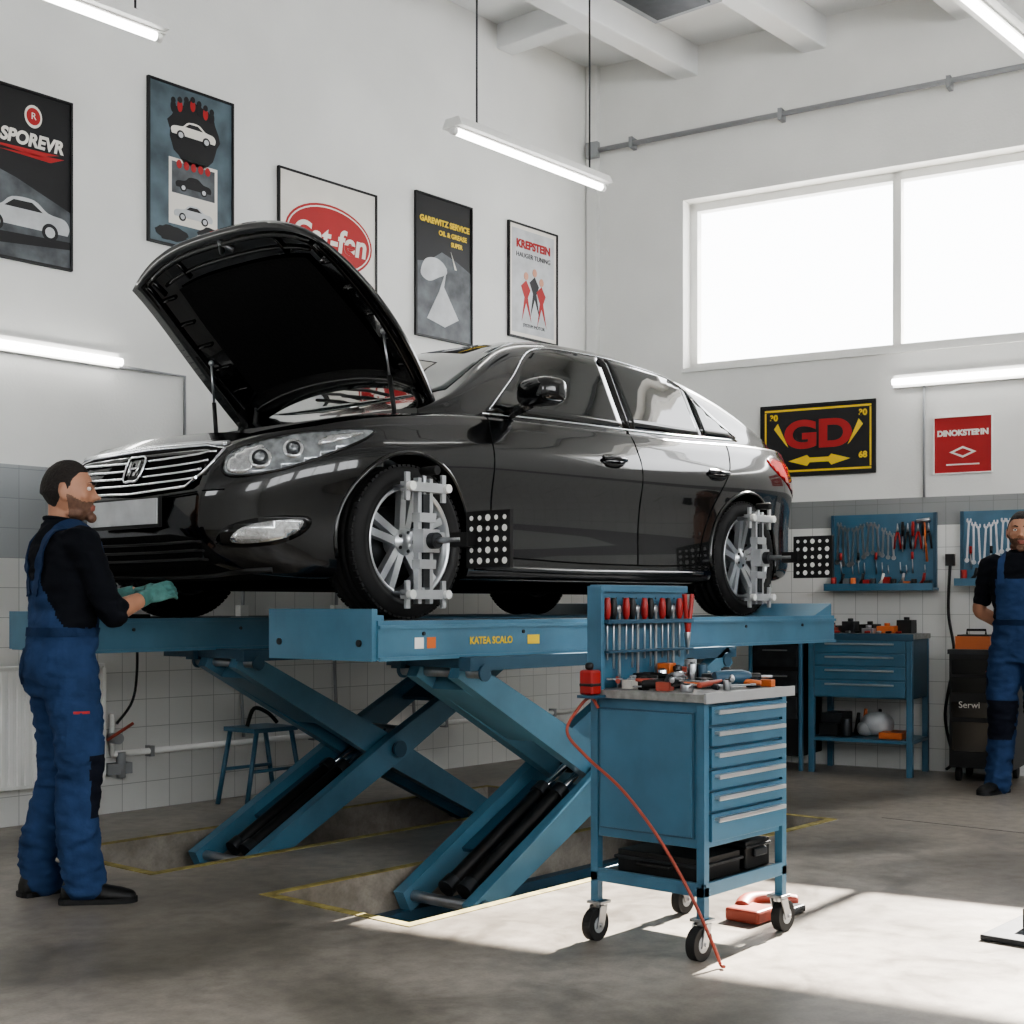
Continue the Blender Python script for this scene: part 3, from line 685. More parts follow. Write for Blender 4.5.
for b_ in (-.8,-.5,.5,.8):
    rib([(.84,b_),(.94,b_*1.02)],.01)
for i in range(5):
    a_=.2+.15*i
    for s in (-1,1): rib([(a_,s*.74),(a_+.03,s*.88)],.009)
rib([(.9,-.06),(.95,0),(.9,.06)],.012,STEEL)
H.done('hood',parent=car)
S=B(MC)
for s in (-1,1):
    p0=V((.98,s*.66,.86)); p1=hoodpt(.42,s*.84,-.04); mid=p0.lerp(p1,.55)
    S.cyl(p0,mid,.011,BLACK,n=10); S.cyl(mid,p1,.006,STEEL,n=8); S.ell(p0,(.015,.015,.015),STEEL,8,6); S.ell(p1,(.015,.015,.015),STEEL,8,6)
    S.tube([V((1.14,s*.62,.90)),V((1.19,s*.62,.98)),hoodpt(.08,s*.8,-.03)],.014,BLACK,n=8)
S.done('hood_struts',parent=car)

def wheel(xw,s,name):
    w=B(MC@Matrix.Translation((xw,s*.79,.335))@Matrix.Scale(s,4,(0,1,0)))
    R_=.333
    w.rev([(.225,-.095),(.245,-.11),(.29,-.118),(.318,-.105),(R_,-.085),(R_,-.05),(R_-.008,-.048),(R_-.008,-.04),(R_,-.038),(R_,-.004),(R_-.008,-.003),(R_-.008,.005),(R_,.006),(R_,.038),(R_-.008,.04),(R_-.008,.048),(R_,.05),(R_,.085),(.318,.105),(.29,.118),(.250,.112),(.240,.098),(.235,.09)],(0,0,0),RUBBER,n=72)
    w.rev([(.262,.1135),(.27,.1178),(.28,.119)],(0,0,0),BLACK,n=60)
    w.rev([(.246,.100),(.249,.109),(.240,.113),(.228,.100),(.220,.06),(.21,-.02),(.21,-.09),(.235,-.095)],(0,0,0),ALU,n=60)
    w.rev([(0,-.03),(.16,-.03),(.16,-.015),(0,-.015)],(0,0,0),DARKST,n=40)
    w.rev([(0,-.05),(.21,-.05)],(0,0,0),MATTE,n=40)
    w.rev([(0,.088),(.03,.087),(.034,.08),(.058,.075),(.066,.05),(.064,0)],(0,0,0),ALU,n=32)
    for k in range(10):
        pair=k//2; sg=1 if k%2 else -1
        a=2*math.pi*pair/5+sg*.30+.3; a2=2*math.pi*pair/5+sg*.155+.3
        r0,r1=.05,.232
        p0=V((r0*math.cos(a),.070,r0*math.sin(a))); p1=V((r1*math.cos(a2),.100,r1*math.sin(a2))); t=V((-math.sin(a2),0,math.cos(a2)))
        h0,h1=.017,.0165
        vs=[p0+t*h0,p0-t*h0,p1-t*h1,p1+t*h1,p0+t*h0*1.1-V((0,.03,0)),p0-t*h0*1.1-V((0,.03,0)),p1-t*h1*1.3-V((0,.03,0)),p1+t*h1*1.3-V((0,.03,0))]
        w.add(vs,[(0,1,2,3),(0,4,5,1),(1,5,6,2),(2,6,7,3),(3,7,4,0),(4,7,6,5)],ALU)
    for k in range(5):
        a=2*math.pi*k/5; w.cyl((.042*math.cos(a),.07,.042*math.sin(a)),(.042*math.cos(a),.082,.042*math.sin(a)),.008,DARKST,n=8)
    w.box(.06,.14,-.02,.03,-.05,.09,DARKST)
    for k in range(72):
        a=2*math.pi*k/72
        for yy in (-.095,.075):
            c_=V((math.cos(a),0,math.sin(a))); tt=V((-math.sin(a),0,math.cos(a)))
            p=c_*(R_-.001); 
            vs=[p+tt*e*.010+c_*g_*.005+V((0,yy+h_*.022,0)) for e in (-1,1) for g_ in (-1,1) for h_ in (0,1)]
            w.add(vs,[(0,1,3,2),(4,6,7,5),(0,4,5,1),(2,3,7,6),(0,2,6,4),(1,5,7,3)],RUBBER)
    w.done(name,parent=car)
for i,(xw,s) in enumerate(((XF,-1),(XR,-1),(XF,1),(XR,1))): wheel(xw,s,'wheel_%d'%(i+1))

def clamp(xw):
    y=4.20-.04; zc=1.09+.335; x=3.38+xw
    b=B()
    for dx in (-.035,.035): b.box(x+dx-.010,x+dx+.010,y-.05,y-.02,zc-.27,zc+.27,CLAMP)
    for dz,w_ in ((.23,.12),(-.23,.12),(.10,.05),(-.10,.05)):
        b.box(x-w_,x+w_,y-.065,y-.015,zc+dz-.02,zc+dz+.02,CLAMP)
    for dz in (.23,-.23):
        for dx in (-.11,.11):
            b.cyl((x+dx,y-.07,zc+dz),(x+dx,y+.03,zc+dz*.98),.012,STEEL,n=12); b.cyl((x+dx,y-.085,zc+dz),(x+dx,y-.06,zc+dz),.020,WHITE,n=12)
            b.box(x+dx-.012,x+dx+.012,y-.055,y-.04,zc+dz-.06,zc+dz+.06,CLAMP)
    b.box(x-.05,x+.05,y-.085,y-.02,zc-.05,zc+.05,CLAMP)
    b.box(x-.02,x+.02,y-.055,y-.045,zc-.2,zc+.2,DARKST)
    b.cyl((x,y-.12,zc+.3),(x,y-.03,zc+.3),.02,BLACK,n=12); b.cyl((x,y-.04,zc+.14),(x,y-.04,zc+.31),.010,STEEL,n=10)
    b.cyl((x,y-.12,zc),(x,y-.02,zc),.035,DARKST); b.cyl((x,y-.26,zc),(x,y-.1,zc),.014,STEEL,n=12)
    b.box(x-.01,x+.06,y-.30,y-.20,zc-.03,zc+.03,BLACK)
    y0,y1=y-.49,y-.245; xb=x+.045
    b.box(xb,xb+.02,y0,y1,zc-.12,zc+.12,BLACK)
    for i in range(5):
        for j in range(5):
            r=.0105 if (i+j)%3 else .0145
            yy=y0+.03+(y1-y0-.06)*i/4; zz=zc-.09+.18*j/4
            b.cyl((xb-.0015,yy,zz),(xb,yy,zz),r,WHITE,n=14)
    b.done('wheel_alignment_clamp',bevel=.002)
clamp(XF); clamp(XR)

# ------------------------------------------------------------------ tool cart
def wrench(b,o,u,v,L_,ang,m,s=1.0):
    c_,s_=math.cos(ang),math.sin(ang); u2=V(u)*c_+V(v)*s_; v2=-V(u)*s_+V(v)*c_
    h=L_/2; w=.0055*s; j=.014*s
    P=[(-w,-h+j),(w,-h+j),(w,h-j),(j,h-j*.3),(j,h+j*.8),(j*.45,h+j),(j*.35,h),(-j*.35,h),(-j*.45,h+j),(-j,h+j*.8),(-j,h-j*.3),(-w,h-j)]
    b.prism(P,o,u2,v2,0,.006,m)
    b.prism(circ(0,-h,j,j,14),o,u2,v2,0,.007,m)
def cart():
    b=B(); x0,x1,y0,y1=3.74,4.27,2.40,2.86
    for x in (x0,x1-.03):
        for y in (y0,y1-.03): b.box(x,x+.03,y,y+.03,.13,.84,BLUE2)
    b.box(x0+.005,x1-.005,y0+.012,y1-.005,.36,.835,BLUE2)
    b.box(x0-.02,x1+.02,y0-.02,y1+.02,.835,.862,WTOP)
    b.box(x0-.022,x1+.022,y0-.022,y0-.012,.832,.866,GREYP)
    b.box(x0-.003,x0+.01,y0+.04,y1-.04,.39,.80,BLUED); b.box(x0-.006,x0,y0+.045,y1-.045,.395,.795,BLUE2)
    zz=[.825,.755,.685,.615,.545,.475,.375]
    for i in range(6):
        za,zb_=zz[i+1]+.006,zz[i]-.004
        b.box(x0+.034,x1-.034,y0-.008,y0+.02,za,zb_,BLUE2)
        b.box(x0+.05,x1-.05,y0-.026,y0-.006,zb_-.022,zb_-.012,ALU); b.box(x0+.05,x1-.05,y0-.028,y0-.022,zb_-.026,zb_-.012,ALU)
    b.box(x0,x1,y0,y1,.205,.235,BLUE2); b.box(x0+.02,x1-.02,y0+.02,y1-.02,.232,.238,BLACK)
    b.box(x0,x1,y0,y0+.012,.235,.25,BLUE2); b.box(x0,x0+.012,y0,y1,.235,.25,BLUE2)
    for i,x in enumerate((x0+.02,x1-.02)):
        for j,y in enumerate((y0+.02,y1-.02)):
            ox=.03 if i else -.02
            b.box(x-.03,x+.03,y-.03,y+.03,.125,.135,STEEL); b.cyl((x,y,.11),(x,y,.13),.02,STEEL,n=12)
            b.prism([(-.02,.12),(.02,.12),(ox+.018,.045),(ox-.018,.045)],(x,y-.022,0),(1,0,0),(0,0,1),-.003,.003,STEEL)
            b.prism([(-.02,.12),(.02,.12),(ox+.018,.045),(ox-.018,.045)],(x,y+.022,0),(1,0,0),(0,0,1),-.003,.003,STEEL)
            b.cyl((x+ox,y-.017,.055),(x+ox,y+.017,.055),.055,RUBBER,n=28); b.cyl((x+ox,y-.019,.055),(x+ox,y+.019,.055),.028,GREYP,n=20)
            b.cyl((x+ox,y-.03,.055),(x+ox,y+.03,.055),.007,STEEL,n=10)
    b.box(x0-.01,x1+.02,y1-.02,y1-.005,.862,1.215,BLUE2); b.box(x0-.02,x0+.0,y1-.06,y1,.862,1.215,BLUE2); b.box(x0-.01,x1+.02,y1-.035,y1-.005,1.195,1.22,BLUE2)
    b.box(x0+.005,x1,y1-.075,y1-.02,1.085,1.10,BLUED); b.box(x0+.005,x1,y1-.075,y1-.02,.985,.993,BLUED)
    for i in range(12):
        for j in range(3):
            b.cyl((x0+.04+i*.04,y1-.022,1.13+j*.022),(x0+.04+i*.04,y1-.0195,1.13+j*.022),.004,BLACK,n=6)
    b.box(x0-.09,x0-.02,y1-.08,y1-.01,.835,.845,BLUED)
    s=b
    for i in range(13):
        x=x0+.035+i*.037; m=[RED,BLACK,BLACK,RED,BLACK,BLACK][i%6]; L_=.14+.03*((i*7)%3)
        if i%3==2:
            s.box(x-.006,x+.006,y1-.045,y1-.039,1.07-L_,1.13,STEEL); s.ell((x,y1-.042,1.135),(.014,.005,.016),STEEL,12,8); s.ell((x,y1-.042,1.07-L_),(.013,.005,.014),STEEL,12,8)
        else:
            s.tube([(x,y1-.045,1.10),(x,y1-.045,1.115),(x,y1-.045,1.15),(x,y1-.045,1.175)],[.008,.013,.014,.009],m,n=10)
            s.cyl((x,y1-.045,1.10),(x,y1-.045,1.10-L_),.0035,STEEL,n=8)
    x=x1-.02
    s.tube(crom([(x-.02,y1-.06,1.19),(x-.012,y1-.06,1.12),(x,y1-.06,1.05),(x+.004,y1-.06,1.02)],4),.009,RED,n=8); s.tube(crom([(x+.03,y1-.06,1.19),(x+.018,y1-.06,1.12),(x+.004,y1-.06,1.05),(x,y1-.06,1.02)],4),.009,RED,n=8)
    s.tube([(x,y1-.06,1.05),(x,y1-.06,.97)],[.014,.004],STEEL,n=8)
    b.done('tool_cart',bevel=.003)
    k=B(); k.box(x0-.085,x0-.03,y1-.07,y1-.015,.846,.93,RED); k.cyl((x0-.06,y1-.04,.93),(x0-.06,y1-.04,.955),.014,BLACK,n=12); k.box(x0-.086,x0-.029,y1-.071,y1-.014,.87,.89,BLACK)
    k.done('oil_bottle',bevel=.008)
    c=B(); zt_=.8625
    R1=lambda a:Matrix.Rotation(math.radians(a),3,'Z')
    def drill(x,y,a,m):
        R=R1(a); o=V((x,y,zt_))
        f=lambda p:o+R@V(p)
        c.tube([f((-.07,0,.035)),f((-.03,0,.035)),f((.04,0,.035)),f((.07,0,.035))],[.02,.026,.026,.018],m,n=12)
        c.cyl(f((.07,0,.035)),f((.11,0,.035)),.014,BLACK,n=12); c.cyl(f((.11,0,.035)),f((.16,0,.035)),.005,STEEL,n=8)
        c.tube([f((-.03,0,.03)),f((-.05,.06,.022)),f((-.055,.1,.02))],[.016,.015,.018],BLACK,n=10)
    def sock(x,y,r,h,m): c.cyl((x0+x,y0+y,zt_),(x0+x,y0+y,zt_+h),r,m,n=16); c.cyl((x0+x,y0+y,zt_+h),(x0+x,y0+y,zt_+h+.004),r*.6,BLACK,n=12)
    drill(x0+.13,y0+.20,20,DARKST); drill(x0+.38,y0+.13,-30,BLUED)
    rr=random.Random(11)
    for i in range(40):
        x=.02+.49*rr.random(); y=.02+.38*rr.random(); a=rr.random()*180; m=[STEEL,ORANGE,BLACK,STEEL,RED,DARKST,HOSE,BLACK][i%8]; l=.06+.1*rr.random()
        R=R1(a); o=V((x0+x,y0+y,zt_+.010+.010*(i%4)))
        ends=[o+R@V((-l/2,0,0)),o+R@V((l/2,0,0))]
        if any(not(x0<e.x<x1 and y0<e.y<y1-.03) for e in ends): l=.035
        if i%3: c.tube([o+R@V((-l/2,0,-.004)),o,o+R@V((l/2,0,0.006))],[.009,.010,.005],m,n=8)
        else: wrench(c,o,V((1,0,0)),V((0,1,0)),l,math.radians(a),STEEL,.8)
    for (x,y,r,h,m) in ((.47,.36,.022,.09,GREYP),(.44,.08,.026,.03,DARKST),(.05,.10,.022,.025,STEEL),(.30,.30,.018,.055,CHROME),(.34,.33,.016,.07,DARKST),(.26,.34,.016,.06,CHROME),(.22,.05,.014,.035,STEEL),(.49,.22,.02,.06,BLACK),(.41,.27,.018,.075,BLUED),(.06,.28,.02,.04,BLACK),(.36,.28,.015,.08,STEEL),(.45,.31,.017,.07,BLACK)): sock(x,y,r,h,m)
    for (x,y,w_,d_,h,a,m) in ((.33,.37,.05,.05,.08,5,ORANGE),(.40,.37,.045,.05,.065,-12,HOSE),(.50,.08,.03,.09,.025,0,ORANGE),(.24,.26,.05,.08,.03,30,BLUED),(.10,.35,.07,.05,.03,-8,CREAM),(.38,.22,.05,.05,.045,20,DARKST),(.18,.37,.05,.04,.05,12,BLACK),(.28,.18,.04,.06,.035,-30,BLACK),(.07,.20,.05,.05,.03,15,HOSE)):
        c.box(-w_/2,w_/2,-d_/2,d_/2,0,h,m,R=R1(a),o=(x0+x,y0+y,zt_))
    c.done('worktop_tools',bevel=.002)
    k=B(); k.box(x0+.05,x0+.30,y0+.05,y0+.38,.239,.315,BLACK); k.box(x0+.04,x0+.31,y0+.04,y0+.39,.285,.295,DARKST); k.tube([(x0+.04,y0+.15,.28),(x0+.02,y0+.15,.28),(x0+.02,y0+.28,.28),(x0+.04,y0+.28,.28)],.006,BLACK,n=8)
    k.done('tool_case',bevel=.006)
    k=B(); k.box(x0+.34,x0+.50,y0+.05,y0+.36,.239,.335,BLACK); k.box(x0+.333,x0+.507,y0+.043,y0+.367,.31,.322,BLACK); k.box(x0+.38,x0+.46,y0+.035,y0+.05,.28,.31,DARKST)
    k.done('tool_case',bevel=.006)
    h=B()
    P=[(3.705,2.80,.80),(3.70,2.83,.835),(3.675,2.86,.80),(3.635,2.88,.72),(3.64,2.80,.64),(3.65,2.66,.54),(3.665,2.53,.40),(3.685,2.42,.23),(3.70,2.34,.07),(3.71,2.32,.012),(3.70,2.30,.010)]
    h.tube(crom(P,10),.0055,HOSE,n=8); h.done('air_hose')
cart()
b=B()
b.tube(crom([(4.35,2.63,.04),(4.45,2.66,.05),(4.55,2.62,.045),(4.62,2.55,.03)],5),[.03]*16,HOSE,n=12,flat=.8)
b.box(4.28,4.42,2.52,2.66,0.001,.05,HOSE); b.box(4.42,4.6,2.5,2.6,0.001,.03,DARKST); b.done('air_grinder',bevel=.01)
b=B()
b.box(4.60,5.08,1.62,1.84,0.001,.02,DARKST); b.box(4.78,4.86,1.68,1.76,.02,.09,DARKST); b.tube([(4.82,1.72,.08),(4.85,1.60,.16)],.012,DARKST); b.done('floor_jack_plate',bevel=.004)

# ------------------------------------------------------------------ back wall furniture
def pegboard(name,ta,tb,za,zb_,n):
    b=B(MR); b.box(ta,tb,0.014,.035,za,zb_,BLUE2); b.box(ta-.01,ta+.01,0.014,.05,za,zb_,BLUED); b.box(tb-.01,tb+.01,0.014,.05,za,zb_,BLUED)
    b.box(ta-.02,tb+.02,.014,.19,za-.02,za,BLUE2); b.box(ta-.02,tb+.02,.175,.19,za,za+.03,BLUE2)
    b.M=Matrix()
    fo=lambda t,z,k=.037: C+T*t+Nn*k+Z*z
    for i in range(n):
        t=ta+.04+(tb-ta-.08)*i/(n-1)
        if i<n*0.62: wrench(b,fo(t,zb_-.20-.03*math.sin(i*.7)),T,Z,.27-.010*i,math.radians(3*(i%3-1)),STEEL,1.15)
        else:
            m=[RED,BLACK,BLACK,RED][i%4]
            if i%2: b.tube([fo(t,zb_-.06,.06),fo(t,zb_-.10,.06),fo(t,zb_-.16,.06)],[.009,.013,.009],m,n=10); b.cyl(fo(t,zb_-.16,.06),fo(t,zb_-.27,.06),.004,STEEL,n=8)
            else:
                for q in (-1,1): b.tube([fo(t+q*.022,zb_-.25,.06),fo(t+q*.014,zb_-.17,.06),fo(t,zb_-.12,.06)],[.007,.008,.006],m,n=8)
                b.tube([fo(t,zb_-.13,.06),fo(t,zb_-.07,.06)],[.011,.004],STEEL,n=8)
    t=tb-.07; b.cyl(fo(t,zb_-.06,.06),fo(t+.02,zb_-.34,.06),.008,ORANGE,n=10); b.cyl(fo(t-.05,zb_-.06,.06),fo(t+.04,zb_-.05,.06),.015,STEEL,n=12)
    for i in range(int(n*.8)):
        t=ta+.06+(tb-ta-.12)*i/(n*.8-1)
        if i%4==1: continue
        b.cyl(fo(t,za+.20-.02*(i%3),.05),fo(t+.004,za+.10,.05),.0045,STEEL,n=8)
        if i%3==0: b.cyl(fo(t,za+.20,.05),fo(t,za+.25,.05),.010,[RED,BLACK][i%2],n=8)
    rr=random.Random(n)
    for i in range(15):
        t=ta+.03+(tb-ta-.06)*i/14; m=[RED,BLACK,STEEL,ORANGE,BLACK,RED,DARKST,CREAM][i%8]
        if i%3==0: b.cyl(fo(t,za,.12),fo(t,za+.05+.04*rr.random(),.12),.020,m,n=14)
        elif i%3==1: b.tube([fo(t-.02,za+.012,.1),fo(t+.02,za+.05,.13),fo(t+.03,za+.10,.14)],[.011,.012,.009],m,n=8)
        else: b.prism(rp(-.022,.022,0,.04+.035*rr.random()),fo(t,za,.08),T,Z,0,.06,m)
    b.done(name)
pegboard('tool_pegboard',1.98,2.70,1.27,1.79,19); pegboard('tool_pegboard',2.88,3.75,1.30,1.79,22)
b=B(MR); ta,tb=1.95,2.66; n0,n1=.04,.50
for t in (ta,tb-.04):
    for nn_ in (n0,n1-.04): b.box(t,t+.04,nn_,nn_+.04,0,.93,BLUE2)
b.box(ta-.01,tb+.01,n0,n1+.01,.92,.955,WTOP); b.box(ta-.01,tb+.01,n1+.003,n1+.014,.91,.957,BLUED)
b.box(ta+.005,tb-.04,n0,n1-.01,.52,.92,BLUE2)
for i,(za,zb_) in enumerate(((.83,.91),(.74,.82),(.645,.73),(.53,.635))):
    b.box(ta+.045,tb-.045,n1-.012,n1+.004,za,zb_,BLUE2); b.box(ta+.12,tb-.12,n1+.004,n1+.02,zb_-.03,zb_-.018,ALU)
b.box(ta,tb,n0,n1,.22,.245,BLUE2); b.box(tb-.02,tb-.005,n0,n1,.52,.92,BLUED)
for i,(t,nn_,w_,d_,h,m) in enumerate(((1.98,.15,.12,.18,.05,BLACK),(2.13,.2,.09,.12,.08,DARKST),(2.25,.12,.1,.2,.06,BLACK),(2.38,.25,.12,.1,.05,ORANGE),(2.49,.1,.1,.15,.09,BLACK),(2.06,.36,.06,.08,.04,HOSE),(2.3,.36,.08,.07,.035,STEEL))):
    b.box(t,t+w_,nn_,nn_+d_,.957,.957+h,m); b.cyl((t+w_/2,nn_+d_/2,.957+h),(t+w_/2,nn_+d_/2,.957+h+.02),.02,m,n=10)
for i in range(9): b.tube([(1.98+i*.07,.42+.02*(i%3),.966),(2.02+i*.07,.46,.968)],.008,[STEEL,BLACK,RED][i%3],n=8)
b.box(1.99,2.14,.1,.35,.246,.40,DARKST); b.box(2.0,2.13,.3,.42,.246,.33,BLACK); b.ell((2.36,.25,.33),(.11,.10,.085),LGP,pw=.9); b.ell((2.29,.30,.30),(.06,.05,.055),GREYP); b.cyl((2.18,.38,.246),(2.18,.38,.37),.035,DARKST,n=16)
for i in range(4): b.tube([(2.2+.05*i,.2,.25),(2.22+.05*i,.22,.40+.03*(i%2))],[.02,.012],[BLACK,ORANGE,DARKST,BLACK][i],n=8)
b.box(2.42,2.58,.2,.44,.246,.29,ORANGE)
b.done('workbench',bevel=.003)
b=B(MR); ta,tb=1.52,1.90
b.box(ta,tb,.04,.48,.10,.90,BLACK); b.box(ta-.01,tb+.01,.03,.50,.90,.93,DARKST); b.box(ta-.005,ta+.02,.46,.50,.0,.90,BLUE2); b.box(tb-.02,tb+.005,.46,.50,0,.90,BLUE2)
for z in (.72,.54,.36): b.box(ta+.03,tb-.03,.48,.495,z,z+.15,DARKST); b.box(ta+.1,tb-.1,.495,.51,z+.11,z+.12,STEEL)
b.box(ta+.05,ta+.2,.1,.3,.93,.99,RED); b.cyl((tb-.1,.25,.93),(tb-.1,.25,1.08),.035,BLACK,n=14)
b.done('storage_cabinet',bevel=.004)
b=B(MR); ta,tb=2.90,3.30
b.box(ta,tb,.08,.50,.09,.83,BLACK); b.box(ta-.008,tb+.008,.07,.515,.83,.86,DARKST)
for z in (.2,.42,.58,.70): b.box(ta+.02,tb-.02,.5,.512,z,z+.10 if z>.3 else z+.19,BLACKG)
for t in (ta+.05,tb-.05):
    for nn_ in (.13,.45): b.cyl((t-.015,nn_,.045),(t+.015,nn_,.045),.045,RUBBER,n=18)
b.M=Matrix(); b.text('Serwi',C+T*(ta+.13)+Nn*.514+Z*.50,T,Z,.06,CREAM)
b.M=MR
b.box(ta+.02,ta+.24,.2,.42,.86,.945,ORANGE); b.box(ta+.03,ta+.23,.21,.41,.945,.955,BLACK); b.tube([(ta+.07,.3,.95),(ta+.07,.3,.985),(ta+.19,.3,.985),(ta+.19,.3,.95)],.008,BLACK,n=8)
b.done('tool_trolley',bevel=.006)
b=B(MR); b.tube(crom([(2.80,.03,1.45),(2.79,.04,1.1),(2.83,.05,.8),(2.77,.05,.4),(2.82,.05,.1),(2.78,.07,.02)],8),.01,BLACK,n=8); b.box(2.77,2.83,.014,.05,1.42,1.50,BLACK)
b.done('hanging_cable')

# ------------------------------------------------------------------ left wall stuff
b=B(); x0,x1=2.6,4.17
b.box(x0,x1,W-.10,W-.075,.20,.83,WHITE)
k=x0+.02
while k<x1-.02: b.box(k,k+.025,W-.112,W-.10,.22,.81,WHITE); k+=.045
b.box(x0,x1,W-.11,W-.03,.82,.835,WHITE); b.box(x1-.012,x1,W-.11,W-.03,.2,.83,WHITE); b.box(x0,x1,W-.04,W-.013,.22,.80,WHITE)
b.tube([(x1-.05,W-.06,.2),(x1-.05,W-.06,.02)],.012,WHITE,n=8)
b.done('radiator',bevel=.003)
b=B(); b.tube([(4.25,W-.05,.33),(8.4,W-.05,.33)],.018,WHITE,n=10)
for x in (4.5,5.7,6.9,8.1): b.box(x-.012,x+.012,W-.07,W-.013,.30,.36,GREYP)
b.tube([(4.25,W-.05,.33),(4.25,W-.05,.55)],.015,WHITE,n=10); b.cyl((4.25,W-.12,.42),(4.25,W-.04,.42),.03,GREYP); b.tube([(4.17,W-.13,.42),(4.33,W-.13,.5)],.009,HOSE,n=8)
b.box(4.2,4.36,W-.08,W-.013,.22,.28,GREYP); b.cyl((4.3,W-.06,.2),(4.3,W-.06,.34),.025,GREYP)
b.tube(crom([(4.42,W-.03,1.05),(4.41,W-.05,.8),(4.36,W-.08,.62),(4.26,W-.08,.50)],6),.008,BLACK,n=6)
b.done('wall_pipe')
b=B()
for x in (5.15,5.9,6.6): b.tube(crom([(x,W-.03,1.85),(x+.01,W-.035,1.3),(x-.01,W-.035,.8),(x+.01,W-.04,.36)],6),.011,GREYP,n=8); b.box(x-.03,x+.03,W-.06,W-.013,1.05,1.15,WHITE)
b.done('wall_conduits')
b=B(); cx,cy=5.08,6.30
for dx in (-.16,.16):
    for dy in (-.12,.12): b.tube([(cx+dx*1.3,cy+dy*1.1,.0),(cx+dx*.8,cy+dy,.42)],.014,BLUE2,n=8)
b.box(cx-.16,cx+.16,cy-.14,cy+.14,.42,.445,BLUE2); b.tube([(cx-.17,cy-.12,.2),(cx+.17,cy-.12,.2)],.01,BLUE2,n=8); b.tube([(cx-.17,cy+.12,.2),(cx+.17,cy+.12,.2)],.01,BLUE2,n=8)
b.tube(crom([(cx-.1,cy,.45),(cx-.05,cy,.55),(cx+.05,cy,.52),(cx+.12,cy,.46)],5),.012,BLACK,n=8)
b.done('step_stool')

# ------------------------------------------------------------------ people
def remesh(b,voxel,smooth=4,wr=0.0):
    me=b.mesh('tmp'); ob=bpy.data.objects.new('tmp',me); scene.collection.objects.link(ob)
    m=ob.modifiers.new('r','REMESH'); m.mode='VOXEL'; m.voxel_size=voxel
    if smooth:
        m=ob.modifiers.new('s','SMOOTH'); m.factor=.5; m.iterations=smooth
    r=eval_mods(ob); vs=[v.co.copy() for v in r.vertices]; fs=[tuple(p.vertices) for p in r.polygons]
    if wr:
        for i,v in enumerate(r.vertices):
            c=v.co; n=v.normal
            k=noise.noise(V((c.x*7+3,c.y*7+c.z*4,c.z*19)))+.45*noise.noise(V((c.x*16,c.y*16+5,c.z*38)))
            amp=wr*(1.7 if c.z<.28 else 1.0)*(1.5 if .42<c.z<.56 else 1)*(1.2 if .8<c.z<.95 else 1)
            vs[i]=c+n*amp*(1-abs(k)*2.6)
    bpy.data.objects.remove(ob); return vs,fs
def segd(p,a,c):
    a=V(a);c=V(c);d=c-a;t=max(0,min(1,(p-a).dot(d)/d.length_squared)); return (p-(a+d*t)).length
def limb(b,pts,rs,n=18):
    P=crom(pts,5); R_=[]
    N=len(pts)-1
    for i in range(len(P)):
        t=i/5; k=min(int(t),N-1); f=t-k; R_.append(rs[k]*(1-f)+rs[k+1]*f)
    b.tube(P,R_,SHIRT,n=n); b.ell(P[0],(R_[0],)*3,SHIRT,14,10); b.ell(P[-1],(R_[-1],)*3,SHIRT,14,10)
def hand(wrist,d,nrm,thumb_side,curl,m,out,sc=1.0):
    h=B(); d=V(d).normalized(); nrm=(V(nrm)-d*V(nrm).dot(d)).normalized(); t=V(thumb_side); t=(t-d*t.dot(d)-nrm*t.dot(nrm)).normalized(); w=V(wrist)
    f=lambda a,bb_,c_: w+(d*a+t*bb_+nrm*c_)*sc
    rings=[]
    for a,wd,th in ((-.02,.026,.019),(.01,.030,.018),(.04,.039,.016),(.075,.042,.014),(.09,.038,.012)):
        rings.append([f(a,wd*math.cos(q),th*math.sin(q)) for q in [2*math.pi*i/16 for i in range(16)]])
    h.loft(rings,m)
    for i,(off,L_) in enumerate(((.030,.070),(.010,.079),(-.011,.073),(-.031,.057))):
        p=V((.075,off,0)); ang=curl*.35+.05*i; pts=[p]; fr=[.36,.34,.30]
        q=V((.09,off*1.05,0)); pts.append(q)
        for s_ in range(3):
            q=q+V((math.cos(ang),0.0,math.sin(ang)))*L_*fr[s_]*1.1; q.y=off*1.05*(1-.03*s_); pts.append(q.copy()); ang+=curl*(.55 if s_==0 else .45)
        P=[f(*k) for k in pts]; h.tube(P,[x*sc for x in (.0095,.0092,.0092,.0085,.0078)][:len(P)],m,n=10); h.ell(P[-1],(.0078*sc,)*3,m,10,6)
    pts=[(.018,.022,.002),(.04,.045,.012),(.065,.056,.022+.01*curl),(.085,.055,.034+.015*curl)]
    P=[f(*k) for k in pts]; h.tube(P,[x*sc for x in (.014,.0125,.0105,.0088)],m,n=10); h.ell(P[-1],(.0088*sc,)*3,m,10,6)
    vs,fs=remesh(h,.0035,2); out.add(vs,fs,m,True)
